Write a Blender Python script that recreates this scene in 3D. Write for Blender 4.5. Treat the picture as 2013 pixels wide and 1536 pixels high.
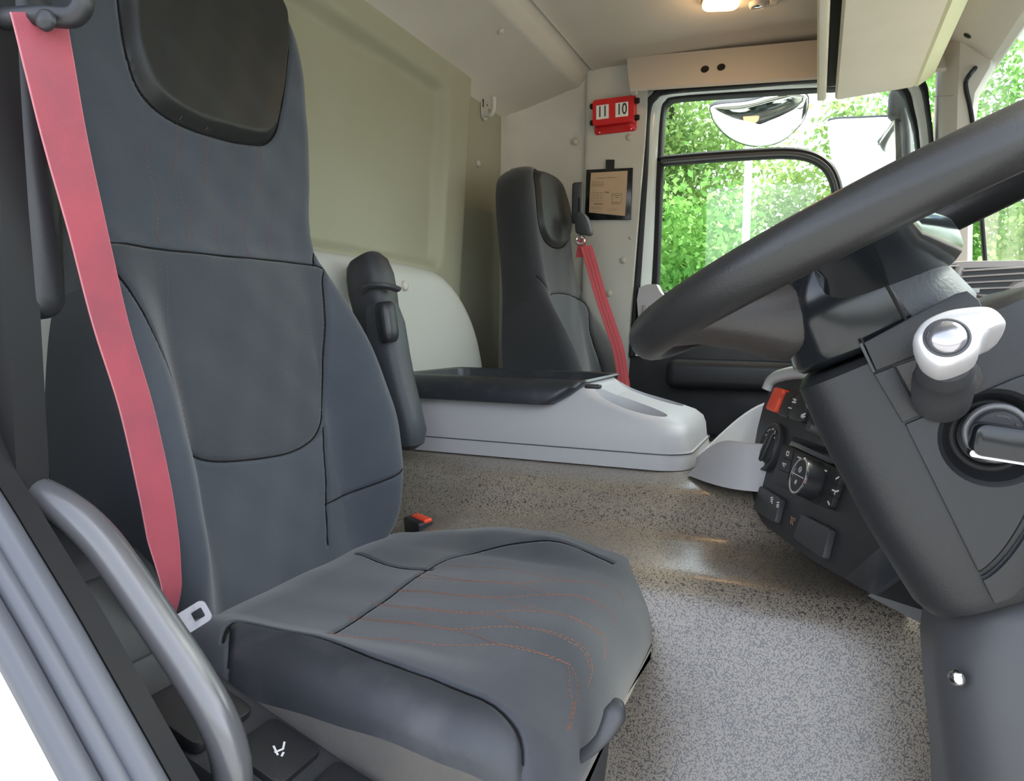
import bpy, bmesh, math, random
import numpy as np
from mathutils import Vector, Matrix

for o in list(bpy.data.objects):
    bpy.data.objects.remove(o, do_unlink=True)
scene = bpy.context.scene
COL = scene.collection

# ------------------------------------------------------------------ camera
# world axes: +x towards the front of the cab, +y towards the passenger side, z up (cab floor = 0)
FPX = 1450.0
YAW, PITCH, ROLL = math.radians(22.3), math.radians(5.0), math.radians(0.8)
EYE = np.array([0.0, 0.0, 0.85])
CF = np.array([-math.sin(YAW) * math.cos(PITCH), math.cos(YAW) * math.cos(PITCH), -math.sin(PITCH)])
_r0 = np.array([math.cos(YAW), math.sin(YAW), 0.0])
_u0 = np.cross(_r0, CF)
CR = _r0 * math.cos(ROLL) + _u0 * math.sin(ROLL)
CU = _u0 * math.cos(ROLL) - _r0 * math.sin(ROLL)
cam = bpy.data.cameras.new('camera')
cam.sensor_fit = 'HORIZONTAL'
cam.sensor_width = 36.0
cam.lens = FPX / 2013.0 * 36.0
cam.clip_start = 0.02
cam.clip_end = 200
cam_o = bpy.data.objects.new('camera', cam)
COL.objects.link(cam_o)
m = Matrix.Identity(4)
for i in range(3):
    m[i][0], m[i][1], m[i][2], m[i][3] = CR[i], CU[i], -CF[i], EYE[i]
cam_o.matrix_world = m
scene.camera = cam_o

# ------------------------------------------------------------------ world, sun, exposure
world = bpy.data.worlds.new('sky')
scene.world = world
world.use_nodes = True
wn = world.node_tree
wn.nodes.clear()
sky = wn.nodes.new('ShaderNodeTexSky')
sky.sky_type = 'NISHITA'
sky.sun_disc = False
sky.sun_elevation = math.radians(55)
sky.sun_rotation = math.radians(52)
sky.air_density = 1.0
sky.dust_density = 3.0
sky.ozone_density = 1.0
hs = wn.nodes.new('ShaderNodeHueSaturation')
hs.inputs['Saturation'].default_value = 0.45
bg = wn.nodes.new('ShaderNodeBackground')
bg.inputs['Strength'].default_value = 0.42
wo = wn.nodes.new('ShaderNodeOutputWorld')
wn.links.new(sky.outputs[0], hs.inputs['Color'])
wn.links.new(hs.outputs[0], bg.inputs[0])
wn.links.new(bg.outputs[0], wo.inputs[0])
sun = bpy.data.lights.new('sun', 'SUN')
sun.energy = 4.0
sun.angle = math.radians(10.0)
sun.color = (1.0, 0.95, 0.86)
sun_o = bpy.data.objects.new('sun', sun)
COL.objects.link(sun_o)
sun_o.rotation_euler = Vector((-0.45, -0.35, -0.82)).to_track_quat('-Z', 'Y').to_euler()
vs = scene.view_settings
vs.view_transform = 'Standard'
vs.look = 'None'
vs.gamma = 1.0
vs.use_curve_mapping = False
vs.exposure = 1.25

# ------------------------------------------------------------------ measuring helpers
def ray(px, py):
    return CF + CR * (px - 1006.5) / FPX - CU * (py - 768.0) / FPX

def on(px, py, axis, val):
    d = ray(px, py)
    return EYE + d * ((val - EYE[axis]) / d[axis])

def X(px, py, v): return on(px, py, 0, v)
def Y(px, py, v): return on(px, py, 1, v)
def Z(px, py, v): return on(px, py, 2, v)

def onp(px, py, p0, n):
    d = ray(px, py)
    return EYE + d * (np.dot(np.asarray(p0) - EYE, n) / np.dot(d, n))

def nrm(v):
    v = np.asarray(v, float)
    return v / np.linalg.norm(v)

# ------------------------------------------------------------------ scene-graph helpers
def wloc(o):
    p = np.zeros(3)
    while o is not None:
        p += np.array(o.location)
        o = o.parent
    return p

def tag(o, label=None, cat=None, group=None, kind=None):
    if label: o['label'] = label
    if cat: o['category'] = cat
    if group: o['group'] = group
    if kind: o['kind'] = kind
    return o

def thing(name, label, cat, loc, group=None):
    o = bpy.data.objects.new(name, None)
    o.empty_display_size = 0.05
    COL.objects.link(o)
    o.location = [float(v) for v in loc]
    return tag(o, label, cat, group)

def add(name, geo, mat, parent=None, smooth=38, origin=None):
    V, F = geo
    V = np.asarray(V, float)
    if parent is not None:
        org = wloc(parent)
    else:
        org = np.asarray(origin if origin is not None else
                         [(V[:, 0].min() + V[:, 0].max()) / 2, (V[:, 1].min() + V[:, 1].max()) / 2, V[:, 2].min()], float)
    me = bpy.data.meshes.new(name)
    me.from_pydata((V - org).tolist(), [], [tuple(int(i) for i in f) for f in F])
    me.validate()
    bm = bmesh.new()
    bm.from_mesh(me)
    bmesh.ops.recalc_face_normals(bm, faces=bm.faces)
    bm.to_mesh(me)
    bm.free()
    if smooth:
        me.shade_smooth()
        me.set_sharp_from_angle(angle=math.radians(smooth))
    me.materials.append(mat)
    o = bpy.data.objects.new(name, me)
    COL.objects.link(o)
    if parent is not None:
        o.parent = parent
    else:
        o.location = [float(v) for v in org]
    return o

def struct(name, geo, mat, smooth=38):
    return tag(add(name, geo, mat, None, smooth), kind='structure')

# ------------------------------------------------------------------ geometry helpers
def cat(*gs):
    V, F = [], []
    for v, f in gs:
        n = len(V)
        V.extend(np.asarray(v, float).tolist())
        F.extend([tuple(i + n for i in q) for q in f])
    return V, F

def spline(P, n=8, closed=False):
    P = np.asarray(P, float)
    N = len(P)
    out = []
    rng = N if closed else N - 1
    for i in range(rng):
        if closed:
            a, b, c, d = P[(i - 1) % N], P[i], P[(i + 1) % N], P[(i + 2) % N]
        else:
            a, b, c, d = P[max(i - 1, 0)], P[i], P[i + 1], P[min(i + 2, N - 1)]
        for k in range(n):
            t = k / n
            out.append(0.5 * (2 * b + (c - a) * t + (2 * a - 5 * b + 4 * c - d) * t * t + (3 * b - a - 3 * c + d) * t ** 3))
    if not closed:
        out.append(P[-1])
    return np.array(out)

def loft(secs, cap=True, closed=True):
    V, F = [], []
    n = len(secs[0])
    for s in secs:
        V.extend([list(p) for p in s])
    m_ = n if closed else n - 1
    for i in range(len(secs) - 1):
        for j in range(m_):
            a, b = i * n + j, i * n + (j + 1) % n
            F.append((a, b, b + n, a + n))
    if cap and closed:
        F.append(tuple(range(n))[::-1])
        F.append(tuple(range((len(secs) - 1) * n, len(secs) * n)))
    return V, F

def tube(P, r, n=12, closed=False, flat=1.0, up=None):
    P = np.asarray(P, float)
    N = len(P)
    r = np.full(N, r) if np.isscalar(r) else np.asarray(r, float)
    T = np.zeros_like(P)
    for i in range(N):
        a = P[(i - 1) % N] if closed else P[max(i - 1, 0)]
        b = P[(i + 1) % N] if closed else P[min(i + 1, N - 1)]
        T[i] = nrm(b - a)
    ref = np.array(up, float) if up is not None else (np.array([0, 0, 1.0]) if abs(T[0][2]) < 0.9 else np.array([1.0, 0, 0]))
    u = nrm(ref - T[0] * np.dot(ref, T[0]))
    secs = []
    for i in range(N):
        base = ref if up is not None else u
        u = nrm(base - T[i] * np.dot(base, T[i]))
        w = np.cross(T[i], u)
        secs.append([P[i] + r[i] * (math.cos(2 * math.pi * k / n) * u * flat + math.sin(2 * math.pi * k / n) * w) for k in range(n)])
    if closed:
        secs.append(secs[0])
        V, F = loft(secs, cap=False)
        V = V[:-n]
        F = [tuple(i % (N * n) for i in f) for f in F]
        return V, F
    return loft(secs)

def ribbon(P, W, th, N_=None):
    """flat band: centre line P, half-width vectors W (per point), thickness th"""
    P = np.asarray(P, float); W = np.asarray(W, float)
    secs = []
    for i in range(len(P)):
        t = nrm(P[min(i + 1, len(P) - 1)] - P[max(i - 1, 0)])
        n = nrm(np.cross(t, W[i])) * th / 2
        a, b = P[i] - W[i], P[i] + W[i]
        secs.append([a - n, b - n, b + n, a + n])
    return loft(secs)

def frame(O, u, v):
    u = nrm(u); v = np.asarray(v, float); v = nrm(v - u * np.dot(u, v))
    return np.asarray(O, float), u, v, np.cross(u, v)

def place(V, fr):
    O, u, v, n = fr
    return [O + u * p[0] + v * p[1] + n * p[2] for p in V]

def rbox(size, r, seg=2, sub=0):
    h = np.asarray(size, float) / 2
    r = min(r, h.min() * 0.999)
    def coords(hh):
        th = [math.tan(math.pi / 4 * k / seg) for k in range(seg, -1, -1)]
        a = [-(hh - r) - r * t for t in th]
        b = [-x for x in reversed(a)]
        mid = []
        if sub:
            mid = list(np.linspace(-(hh - r), hh - r, sub + 2)[1:-1])
        return a + mid + b
    cs = [coords(x) for x in h]
    V, F = [], []
    for ax in range(3):
        b, c = (ax + 1) % 3, (ax + 2) % 3
        for sgn in (-1, 1):
            o = len(V)
            for i, p in enumerate(cs[b]):
                for j, q in enumerate(cs[c]):
                    P = np.zeros(3)
                    P[ax] = sgn * h[ax]; P[b] = p; P[c] = q
                    inn = np.clip(P, -(h - r), h - r)
                    d = P - inn
                    V.append(inn + r * d / np.linalg.norm(d))
            nb, nc = len(cs[b]), len(cs[c])
            for i in range(nb - 1):
                for j in range(nc - 1):
                    f = (o + i * nc + j, o + (i + 1) * nc + j, o + (i + 1) * nc + j + 1, o + i * nc + j + 1)
                    F.append(f if sgn > 0 else f[::-1])
    return weld(V, F)

def weld(V, F, tol=1e-6):
    key, idx, out = {}, [], []
    for p in V:
        k = tuple(np.round(np.asarray(p) / tol).astype(np.int64))
        if k not in key:
            key[k] = len(out); out.append(list(p))
        idx.append(key[k])
    FF = []
    for f in F:
        g = []
        for i in f:
            if not g or idx[i] != g[-1]:
                g.append(idx[i])
        if len(g) > 2 and g[0] == g[-1]: g = g[:-1]
        if len(set(g)) > 2: FF.append(tuple(g))
    return out, FF

def box(c, size, r=0.004, seg=2, u=(1, 0, 0), v=(0, 1, 0), sub=0):
    V, F = rbox(size, r, seg, sub)
    return place(V, frame(c, u, v)), F

def cyl(p0, p1, r, n=24, bev=0.0, r1=None):
    p0 = np.asarray(p0, float); p1 = np.asarray(p1, float)
    d = nrm(p1 - p0); L = np.linalg.norm(p1 - p0)
    prof = [(0, r - bev), (bev, r), (L - bev, r1 if r1 else r), (L, (r1 if r1 else r) - bev)] if bev else [(0, r), (L, r1 if r1 else r)]
    return lathe(p0, d, prof, n)

def lathe(p0, d, prof, n=32, flat=1.0, ref=None):
    d = nrm(d)
    ref = np.asarray(ref, float) if ref is not None else (np.array([0, 0, 1.0]) if abs(d[2]) < 0.9 else np.array([1.0, 0, 0]))
    u = nrm(ref - d * np.dot(ref, d)); w = np.cross(d, u)
    secs = [[np.asarray(p0) + d * a + max(r, 1e-5) * (math.cos(2 * math.pi * k / n) * u + flat * math.sin(2 * math.pi * k / n) * w) for k in range(n)] for a, r in prof]
    return loft(secs)

def ring(O, axis, R, r, n=48, m_=10, a0=0, a1=2 * math.pi, ref=None):
    axis = nrm(axis)
    ref = np.asarray(ref, float) if ref is not None else (np.array([0, 0, 1.0]) if abs(axis[2]) < 0.9 else np.array([1.0, 0, 0]))
    u = nrm(ref - axis * np.dot(ref, axis)); w = np.cross(axis, u)
    full = abs(a1 - a0 - 2 * math.pi) < 1e-6
    k = n if full else n + 1
    P = [np.asarray(O) + R * (math.cos(a0 + (a1 - a0) * i / n) * u + math.sin(a0 + (a1 - a0) * i / n) * w) for i in range(k)]
    return tube(P, r, m_, closed=full)

def prism(poly, depth, fr, bevel=0.0, seg=2):
    """2-D outline in frame (u, v) pushed from n=0 to n=depth, front edge rounded"""
    bm = bmesh.new()
    vs_ = [bm.verts.new((p[0], p[1], 0)) for p in poly]
    f = bm.faces.new(vs_)
    bm.normal_update()
    if f.normal.z < 0:
        bmesh.ops.reverse_faces(bm, faces=[f])
    ex = bmesh.ops.extrude_face_region(bm, geom=[f])
    nv = [g for g in ex['geom'] if isinstance(g, bmesh.types.BMVert)]
    for v_ in nv: v_.co.z = depth
    bm.normal_update()
    if bevel > 0:
        ed = [e for e in bm.edges if all(abs(v_.co.z - depth) < 1e-9 for v_ in e.verts)]
        bmesh.ops.bevel(bm, geom=ed, offset=bevel, segments=seg, profile=0.5, affect='EDGES', clamp_overlap=True)
    bm.verts.index_update()
    V = [tuple(v_.co) for v_ in bm.verts]
    F = [tuple(v_.index for v_ in f_.verts) for f_ in bm.faces]
    bm.free()
    return place(V, fr), F

def rrect(w, h, r, n=5, cx=0, cy=0):
    out = []
    for sx, sy, a in ((1, 1, 0), (-1, 1, 90), (-1, -1, 180), (1, -1, 270)):
        for k in range(n + 1):
            t = math.radians(a + 90 * k / n)
            out.append((cx + sx * (w / 2 - r) + r * math.cos(t), cy + sy * (h / 2 - r) + r * math.sin(t)))
    return out

def to2(P, fr):
    O, u, v, n = fr
    return [(float(np.dot(np.asarray(p) - O, u)), float(np.dot(np.asarray(p) - O, v))) for p in P]

def strokes(lines, w, fr, lift=0.0004, th=0.0004):
    """thin printed strokes: each a list of 2-D points in the frame"""
    O, u, v, n = fr
    out = []
    for L in lines:
        P = [O + u * p[0] + v * p[1] + n * lift for p in L]
        W = []
        for i in range(len(P)):
            t = nrm(P[min(i + 1, len(P) - 1)] - P[max(i - 1, 0)])
            W.append(nrm(np.cross(n, t)) * w / 2)
        out.append(ribbon(P, W, th))
    return cat(*out)

def arc(cx, cy, r, a0, a1, n=10):
    return [(cx + r * math.cos(math.radians(a0 + (a1 - a0) * i / n)), cy + r * math.sin(math.radians(a0 + (a1 - a0) * i / n))) for i in range(n + 1)]

def text_geo(s, size, fr, th=0.0006, sx=1.0):
    cu = bpy.data.curves.new('txt', 'FONT')
    cu.body = s; cu.size = size; cu.align_x = 'CENTER'; cu.align_y = 'CENTER'
    cu.extrude = th / 2; cu.offset = size * 0.012
    o = bpy.data.objects.new('txt', cu)
    COL.objects.link(o)
    dg = bpy.context.evaluated_depsgraph_get()
    me = bpy.data.meshes.new_from_object(o.evaluated_get(dg))
    V = [(v_.co.x * sx, v_.co.y, v_.co.z) for v_ in me.vertices]
    F = [tuple(p.vertices) for p in me.polygons]
    bpy.data.objects.remove(o); bpy.data.curves.remove(cu); bpy.data.meshes.remove(me)
    return place(V, fr), F

def seg_dist(P, poly, closed=False):
    """distance of points P (n,2) to a polyline"""
    poly = np.asarray(poly, float)
    A = poly if closed else poly[:-1]
    B = np.roll(poly, -1, 0) if closed else poly[1:]
    best = np.full(len(P), 1e9)
    for a, b in zip(A, B):
        d = b - a
        L = d @ d + 1e-12
        t = np.clip(((P - a) @ d) / L, 0, 1)
        q = P - (a + t[:, None] * d)
        best = np.minimum(best, q[:, 0] ** 2 + q[:, 1] ** 2)
    return np.sqrt(best)

def inside(P, poly):
    poly = np.asarray(poly, float)
    r = np.zeros(len(P), bool)
    n = len(poly)
    for i in range(n):
        a, b = poly[i], poly[(i + 1) % n]
        c = ((a[1] > P[:, 1]) != (b[1] > P[:, 1]))
        with np.errstate(divide='ignore', invalid='ignore'):
            xx = (b[0] - a[0]) * (P[:, 1] - a[1]) / (b[1] - a[1] + 1e-15) + a[0]
        r ^= c & (P[:, 0] < xx)
    return r

def sst(a, b, x):
    t = np.clip((np.asarray(x, float) - a) / (b - a), 0, 1)
    return t * t * (3 - 2 * t)

def cut(o, geo):
    """carve a recess out of a part"""
    me = bpy.data.meshes.new('cutter')
    me.from_pydata([tuple(map(float, p)) for p in geo[0]], [], [tuple(f) for f in geo[1]])
    bm = bmesh.new(); bm.from_mesh(me)
    bmesh.ops.recalc_face_normals(bm, faces=bm.faces)
    bm.to_mesh(me); bm.free()
    c = bpy.data.objects.new('cutter', me); COL.objects.link(c)
    md = o.modifiers.new('cut', 'BOOLEAN'); md.operation = 'DIFFERENCE'; md.object = c; md.solver = 'EXACT'
    bpy.context.view_layer.update()
    new = bpy.data.meshes.new_from_object(o.evaluated_get(bpy.context.evaluated_depsgraph_get()))
    o.modifiers.clear()
    old = o.data; nm = old.name
    o.data = new
    bpy.data.objects.remove(c); bpy.data.meshes.remove(me); bpy.data.meshes.remove(old)
    new.name = nm
    new.shade_smooth(); new.set_sharp_from_angle(angle=math.radians(38))

# ------------------------------------------------------------------ materials
def mat(name, col, rough=0.5, metal=0.0, spec=0.5, bump=None, var=None, coat=0.0, sheen=0.0, trans=0.0, emit=None):
    M = bpy.data.materials.new(name)
    M.use_nodes = True
    nt = M.node_tree
    b = nt.nodes['Principled BSDF']
    b.inputs['Base Color'].default_value = (*col, 1)
    b.inputs['Roughness'].default_value = rough
    b.inputs['Metallic'].default_value = metal
    b.inputs['Specular IOR Level'].default_value = spec
    b.inputs['Coat Weight'].default_value = coat
    b.inputs['Sheen Weight'].default_value = sheen
    b.inputs['Transmission Weight'].default_value = trans
    if emit:
        b.inputs['Emission Color'].default_value = (*emit[0], 1)
        b.inputs['Emission Strength'].default_value = emit[1]
    if bump or var:
        tc = nt.nodes.new('ShaderNodeTexCoord')
    if bump:
        nz = nt.nodes.new('ShaderNodeTexNoise')
        nz.inputs['Scale'].default_value = bump[0]
        nz.inputs['Detail'].default_value = 2
        bp = nt.nodes.new('ShaderNodeBump')
        bp.inputs['Strength'].default_value = bump[1]
        bp.inputs['Distance'].default_value = bump[2] if len(bump) > 2 else 0.0006
        nt.links.new(tc.outputs['Object'], nz.inputs['Vector'])
        nt.links.new(nz.outputs['Fac'], bp.inputs['Height'])
        nt.links.new(bp.outputs['Normal'], b.inputs['Normal'])
    if var:
        # var = (scale, second colour, low, high)
        nz = nt.nodes.new('ShaderNodeTexNoise')
        nz.inputs['Scale'].default_value = var[0]
        nz.inputs['Detail'].default_value = 4
        rp = nt.nodes.new('ShaderNodeValToRGB')
        rp.color_ramp.elements[0].position = var[2]
        rp.color_ramp.elements[1].position = var[3]
        rp.color_ramp.elements[0].color = (*col, 1)
        rp.color_ramp.elements[1].color = (*var[1], 1)
        nt.links.new(tc.outputs['Object'], nz.inputs['Vector'])
        nt.links.new(nz.outputs['Fac'], rp.inputs['Fac'])
        nt.links.new(rp.outputs['Color'], b.inputs['Base Color'])
    return M

def fabric(name, col, col2, rib=0.0, axis='Z', scale=900):
    """woven cloth: fine weave, soft wear patches, optional ribs"""
    M = mat(name, col, 0.75, spec=0.35, var=(7.0, col2, 0.42, 0.72), sheen=0.25)
    nt = M.node_tree
    b = nt.nodes['Principled BSDF']
    b.inputs['Sheen Roughness'].default_value = 0.5
    tc = nt.nodes.new('ShaderNodeTexCoord')
    vo = nt.nodes.new('ShaderNodeTexVoronoi')
    vo.inputs['Scale'].default_value = scale
    nt.links.new(tc.outputs['Object'], vo.inputs['Vector'])
    h = vo.outputs['Distance']
    if rib:
        wv = nt.nodes.new('ShaderNodeTexWave')
        wv.bands_direction = axis
        wv.inputs['Scale'].default_value = rib
        wv.inputs['Distortion'].default_value = 0.6
        nt.links.new(tc.outputs['Object'], wv.inputs['Vector'])
        ad = nt.nodes.new('ShaderNodeMath'); ad.operation = 'ADD'
        nt.links.new(h, ad.inputs[0]); nt.links.new(wv.outputs['Fac'], ad.inputs[1])
        h = ad.outputs[0]
    bp = nt.nodes.new('ShaderNodeBump')
    bp.inputs['Strength'].default_value = 0.35
    bp.inputs['Distance'].default_value = 0.0008
    nt.links.new(h, bp.inputs['Height'])
    nt.links.new(bp.outputs['Normal'], b.inputs['Normal'])
    return M

M = {}
M['fabric'] = fabric('seat cloth charcoal', (0.040, 0.048, 0.061), (0.053, 0.060, 0.072))
M['rib'] = fabric('seat cloth ribbed', (0.035, 0.041, 0.049), (0.044, 0.050, 0.058), rib=160, axis='Z')
M['fabric_dark'] = fabric('seat cloth dark', (0.024, 0.025, 0.028), (0.034, 0.034, 0.037))
M['cushion'] = fabric('cushion cloth', (0.043, 0.048, 0.058), (0.066, 0.068, 0.074))
M['side_cloth'] = fabric('cushion side cloth dusty', (0.082, 0.077, 0.071), (0.135, 0.118, 0.098))
M['bolster'] = mat('bolster vinyl worn', (0.036, 0.039, 0.045), 0.42, spec=0.5, bump=(1400, 0.5, 0.0006), var=(16, (0.062, 0.063, 0.068), 0.46, 0.7))
M['vinyl'] = mat('headrest vinyl', (0.020, 0.021, 0.020), 0.45, spec=0.4, bump=(700, 0.25))
M['groove_shade'] = mat('black groove shade', (0.008, 0.008, 0.009), 0.8, spec=0.2)  # shade of the upholstery grooves, painted in as dark tubes
M['stitch_dim'] = mat('dull brown stitching', (0.17, 0.085, 0.062), 0.7)
M['stitch'] = mat('rust stitching', (0.27, 0.105, 0.055), 0.7)
M['wall'] = mat('moulded lining shaded', (0.36, 0.35, 0.255), 0.55, spec=0.35, bump=(500, 0.18), var=(2.2, (0.33, 0.325, 0.225), 0.4, 0.7))  # rear-wall shade put into the colour; same lining as wall_light
M['wall_light'] = mat('moulded lining light', (0.56, 0.55, 0.49), 0.55, spec=0.35, bump=(500, 0.18), var=(5, (0.50, 0.485, 0.42), 0.45, 0.75))
M['bulge'] = mat('lower rear cover', (0.47, 0.465, 0.42), 0.55, spec=0.35, bump=(260, 0.25))
M['head'] = mat('headlining', (0.56, 0.52, 0.455), 0.85, spec=0.2, bump=(900, 0.15), var=(4, (0.51, 0.475, 0.41), 0.4, 0.75))
M['head_trim'] = mat('overhead trim beige', (0.50, 0.455, 0.395), 0.6, spec=0.3, bump=(600, 0.15))
M['cap'] = mat('screw cap beige', (0.52, 0.48, 0.41), 0.45)
M['locker'] = mat('locker beige', (0.76, 0.68, 0.545), 0.55, spec=0.35, bump=(700, 0.15), var=(6, (0.71, 0.63, 0.50), 0.4, 0.75))
M['locker_edge'] = mat('locker edge cream', (0.74, 0.69, 0.43), 0.5)
M['grey'] = mat('console grey plastic', (0.40, 0.39, 0.40), 0.42, spec=0.5, bump=(900, 0.15))
M['grey_light'] = mat('pale grey plastic', (0.44, 0.43, 0.43), 0.4, bump=(900, 0.15))
M['dash'] = mat('dash taupe plastic', (0.33, 0.29, 0.275), 0.5, bump=(700, 0.2))
M['black'] = mat('black plastic', (0.018, 0.019, 0.022), 0.42, spec=0.5, bump=(900, 0.2))
M['black_soft'] = mat('black grained plastic', (0.030, 0.031, 0.034), 0.5, spec=0.45, bump=(1000, 0.3), var=(9, (0.045, 0.045, 0.047), 0.5, 0.8))
M['tray'] = mat('tray black', (0.020, 0.022, 0.027), 0.35, spec=0.5, bump=(420, 0.3), var=(30, (0.045, 0.046, 0.05), 0.55, 0.8))
M['shroud'] = mat('column shroud charcoal', (0.014, 0.015, 0.017), 0.44, spec=0.5, bump=(800, 0.3, 0.0008))
M['key'] = mat('switch key charcoal', (0.040, 0.041, 0.045), 0.45, bump=(900, 0.2))
M['fairing'] = mat('column fairing grey', (0.050, 0.050, 0.054), 0.45, spec=0.5, bump=(800, 0.15))
M['wheel'] = mat('steering wheel foam', (0.017, 0.017, 0.017), 0.38, spec=0.5, bump=(420, 0.25, 0.0007))
M['gloss'] = mat('hub gloss black', (0.010, 0.012, 0.014), 0.16, spec=0.5)
M['hub_grain'] = mat('hub grained', (0.040, 0.046, 0.052), 0.5, bump=(330, 0.5, 0.001))
M['skirt'] = mat('spoke grained brown black', (0.034, 0.030, 0.028), 0.5, bump=(330, 0.5, 0.001))
M['silver'] = mat('silver plastic', (0.66, 0.65, 0.65), 0.28, metal=0.35, spec=0.6)
M['button'] = mat('satin dome', (0.42, 0.41, 0.43), 0.2, metal=0.8)
M['chrome'] = mat('chrome', (0.75, 0.75, 0.77), 0.12, metal=1.0)
M['steel'] = mat('belt tongue steel', (0.62, 0.62, 0.66), 0.35, metal=0.25, var=(60, (0.42, 0.42, 0.48), 0.5, 0.7))
M['bar'] = mat('grab bar painted', (0.085, 0.085, 0.090), 0.26, spec=0.9, bump=(600, 0.08))
M['belt'] = mat('belt webbing red', (0.35, 0.066, 0.090), 0.6, spec=0.4, bump=(1500, 0.5), var=(14, (0.25, 0.062, 0.085), 0.45, 0.75))
M['selvedge'] = mat('belt selvedge pink', (0.46, 0.17, 0.19), 0.6)
M['belt2'] = mat('belt webbing bright red', (0.46, 0.050, 0.055), 0.6, bump=(1500, 0.4))
M['red'] = mat('red plastic', (0.62, 0.010, 0.014), 0.25, spec=0.5, coat=0.3)
M['orange'] = mat('signal red button', (0.80, 0.075, 0.030), 0.35)
M['print'] = mat('white print', (0.72, 0.72, 0.72), 0.6)
M['print_dim'] = mat('rust print', (0.45, 0.24, 0.16), 0.6)
M['ink'] = mat('black print', (0.012, 0.012, 0.012), 0.6)
M['ink_soft'] = mat('grey brown print', (0.27, 0.20, 0.13), 0.7)
M['white'] = mat('white label', (0.80, 0.80, 0.76), 0.5)
M['paper'] = mat('tan paper under film', (0.56, 0.40, 0.255), 0.22, spec=0.5, coat=0.4, bump=(40, 0.25, 0.002))
M['paint'] = mat('white body paint', (0.80, 0.80, 0.80), 0.25, spec=0.5, coat=0.5)
M['door_paint'] = mat('white door frame paint', (0.66, 0.70, 0.66), 0.3, spec=0.5, coat=0.3)
M['rubber'] = mat('rubber seal', (0.012, 0.012, 0.013), 0.55, spec=0.3)
M['rubber_grey'] = mat('rubber sill strip', (0.085, 0.090, 0.105), 0.38, spec=0.5)
M['hole'] = mat('screw hole', (0.006, 0.006, 0.006), 0.8)
M['lamp'] = mat('lamp lens lit', (1.0, 0.75, 0.45), 0.4, emit=((1.0, 0.60, 0.24), 6.0))
M['screen'] = mat('dark display', (0.006, 0.006, 0.008), 0.12)
M['mirror'] = mat('mirror glass', (0.82, 0.83, 0.84), 0.05, metal=1.0)
M['pole'] = mat('pole white', (0.75, 0.75, 0.74), 0.5)
M['bark'] = mat('bark', (0.07, 0.055, 0.04), 0.9, bump=(30, 0.6, 0.02))
M['ground'] = mat('paving', (0.30, 0.30, 0.29), 0.9, bump=(60, 0.3, 0.01), var=(0.6, (0.24, 0.25, 0.22), 0.4, 0.7))

def glass(name, tint, refl=1.0):
    G = bpy.data.materials.new(name)
    G.use_nodes = True
    nt = G.node_tree
    nt.nodes.clear()
    out = nt.nodes.new('ShaderNodeOutputMaterial')
    tr = nt.nodes.new('ShaderNodeBsdfTransparent')
    tr.inputs[0].default_value = (*tint, 1)
    gl = nt.nodes.new('ShaderNodeBsdfGlossy')
    gl.inputs['Roughness'].default_value = 0.01
    lw = nt.nodes.new('ShaderNodeLayerWeight')
    lw.inputs['Blend'].default_value = 0.5
    pw = nt.nodes.new('ShaderNodeMath'); pw.operation = 'POWER'; pw.inputs[1].default_value = 5.0
    fr = nt.nodes.new('ShaderNodeMath'); fr.operation = 'MULTIPLY_ADD'; fr.inputs[1].default_value = 0.96; fr.inputs[2].default_value = 0.04
    nt.links.new(lw.outputs['Facing'], pw.inputs[0]); nt.links.new(pw.outputs[0], fr.inputs[0])
    mu = nt.nodes.new('ShaderNodeMath'); mu.operation = 'MULTIPLY'
    mu.inputs[1].default_value = refl
    mx = nt.nodes.new('ShaderNodeMixShader')
    nt.links.new(fr.outputs[0], mu.inputs[0])
    nt.links.new(mu.outputs[0], mx.inputs[0])
    nt.links.new(tr.outputs[0], mx.inputs[1])
    nt.links.new(gl.outputs[0], mx.inputs[2])
    nt.links.new(mx.outputs[0], out.inputs[0])
    return G
M['glass'] = glass('window glass', (0.90, 0.94, 0.91))
M['visor'] = glass('smoked blue visor', (0.30, 0.42, 0.50))

def leaf_mat(name, c, t):
    L = bpy.data.materials.new(name)
    L.use_nodes = True
    nt = L.node_tree
    nt.nodes.clear()
    out = nt.nodes.new('ShaderNodeOutputMaterial')
    df = nt.nodes.new('ShaderNodeBsdfDiffuse')
    tl = nt.nodes.new('ShaderNodeBsdfTranslucent')
    tl.inputs[0].default_value = (*t, 1)
    mx = nt.nodes.new('ShaderNodeMixShader')
    mx.inputs[0].default_value = 0.5
    tc = nt.nodes.new('ShaderNodeTexCoord')
    nz = nt.nodes.new('ShaderNodeTexNoise')
    nz.inputs['Scale'].default_value = 1.6
    rp = nt.nodes.new('ShaderNodeValToRGB')
    rp.color_ramp.elements[0].position = 0.35
    rp.color_ramp.elements[1].position = 0.65
    rp.color_ramp.elements[0].color = (c[0] * 0.7, c[1] * 0.85, c[2] * 0.8, 1)
    rp.color_ramp.elements[1].color = (c[0] * 1.4, c[1] * 1.15, c[2], 1)
    nt.links.new(tc.outputs['Object'], nz.inputs['Vector'])
    nt.links.new(nz.outputs['Fac'], rp.inputs['Fac'])
    nt.links.new(rp.outputs['Color'], df.inputs[0])
    nt.links.new(df.outputs[0], mx.inputs[1])
    nt.links.new(tl.outputs[0], mx.inputs[2])
    nt.links.new(mx.outputs[0], out.inputs[0])
    return L
M['leaf'] = leaf_mat('leaf green', (0.15, 0.33, 0.095), (0.30, 0.56, 0.17))
M['leaf2'] = leaf_mat('leaf yellow green', (0.26, 0.40, 0.14), (0.44, 0.60, 0.26))

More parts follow.
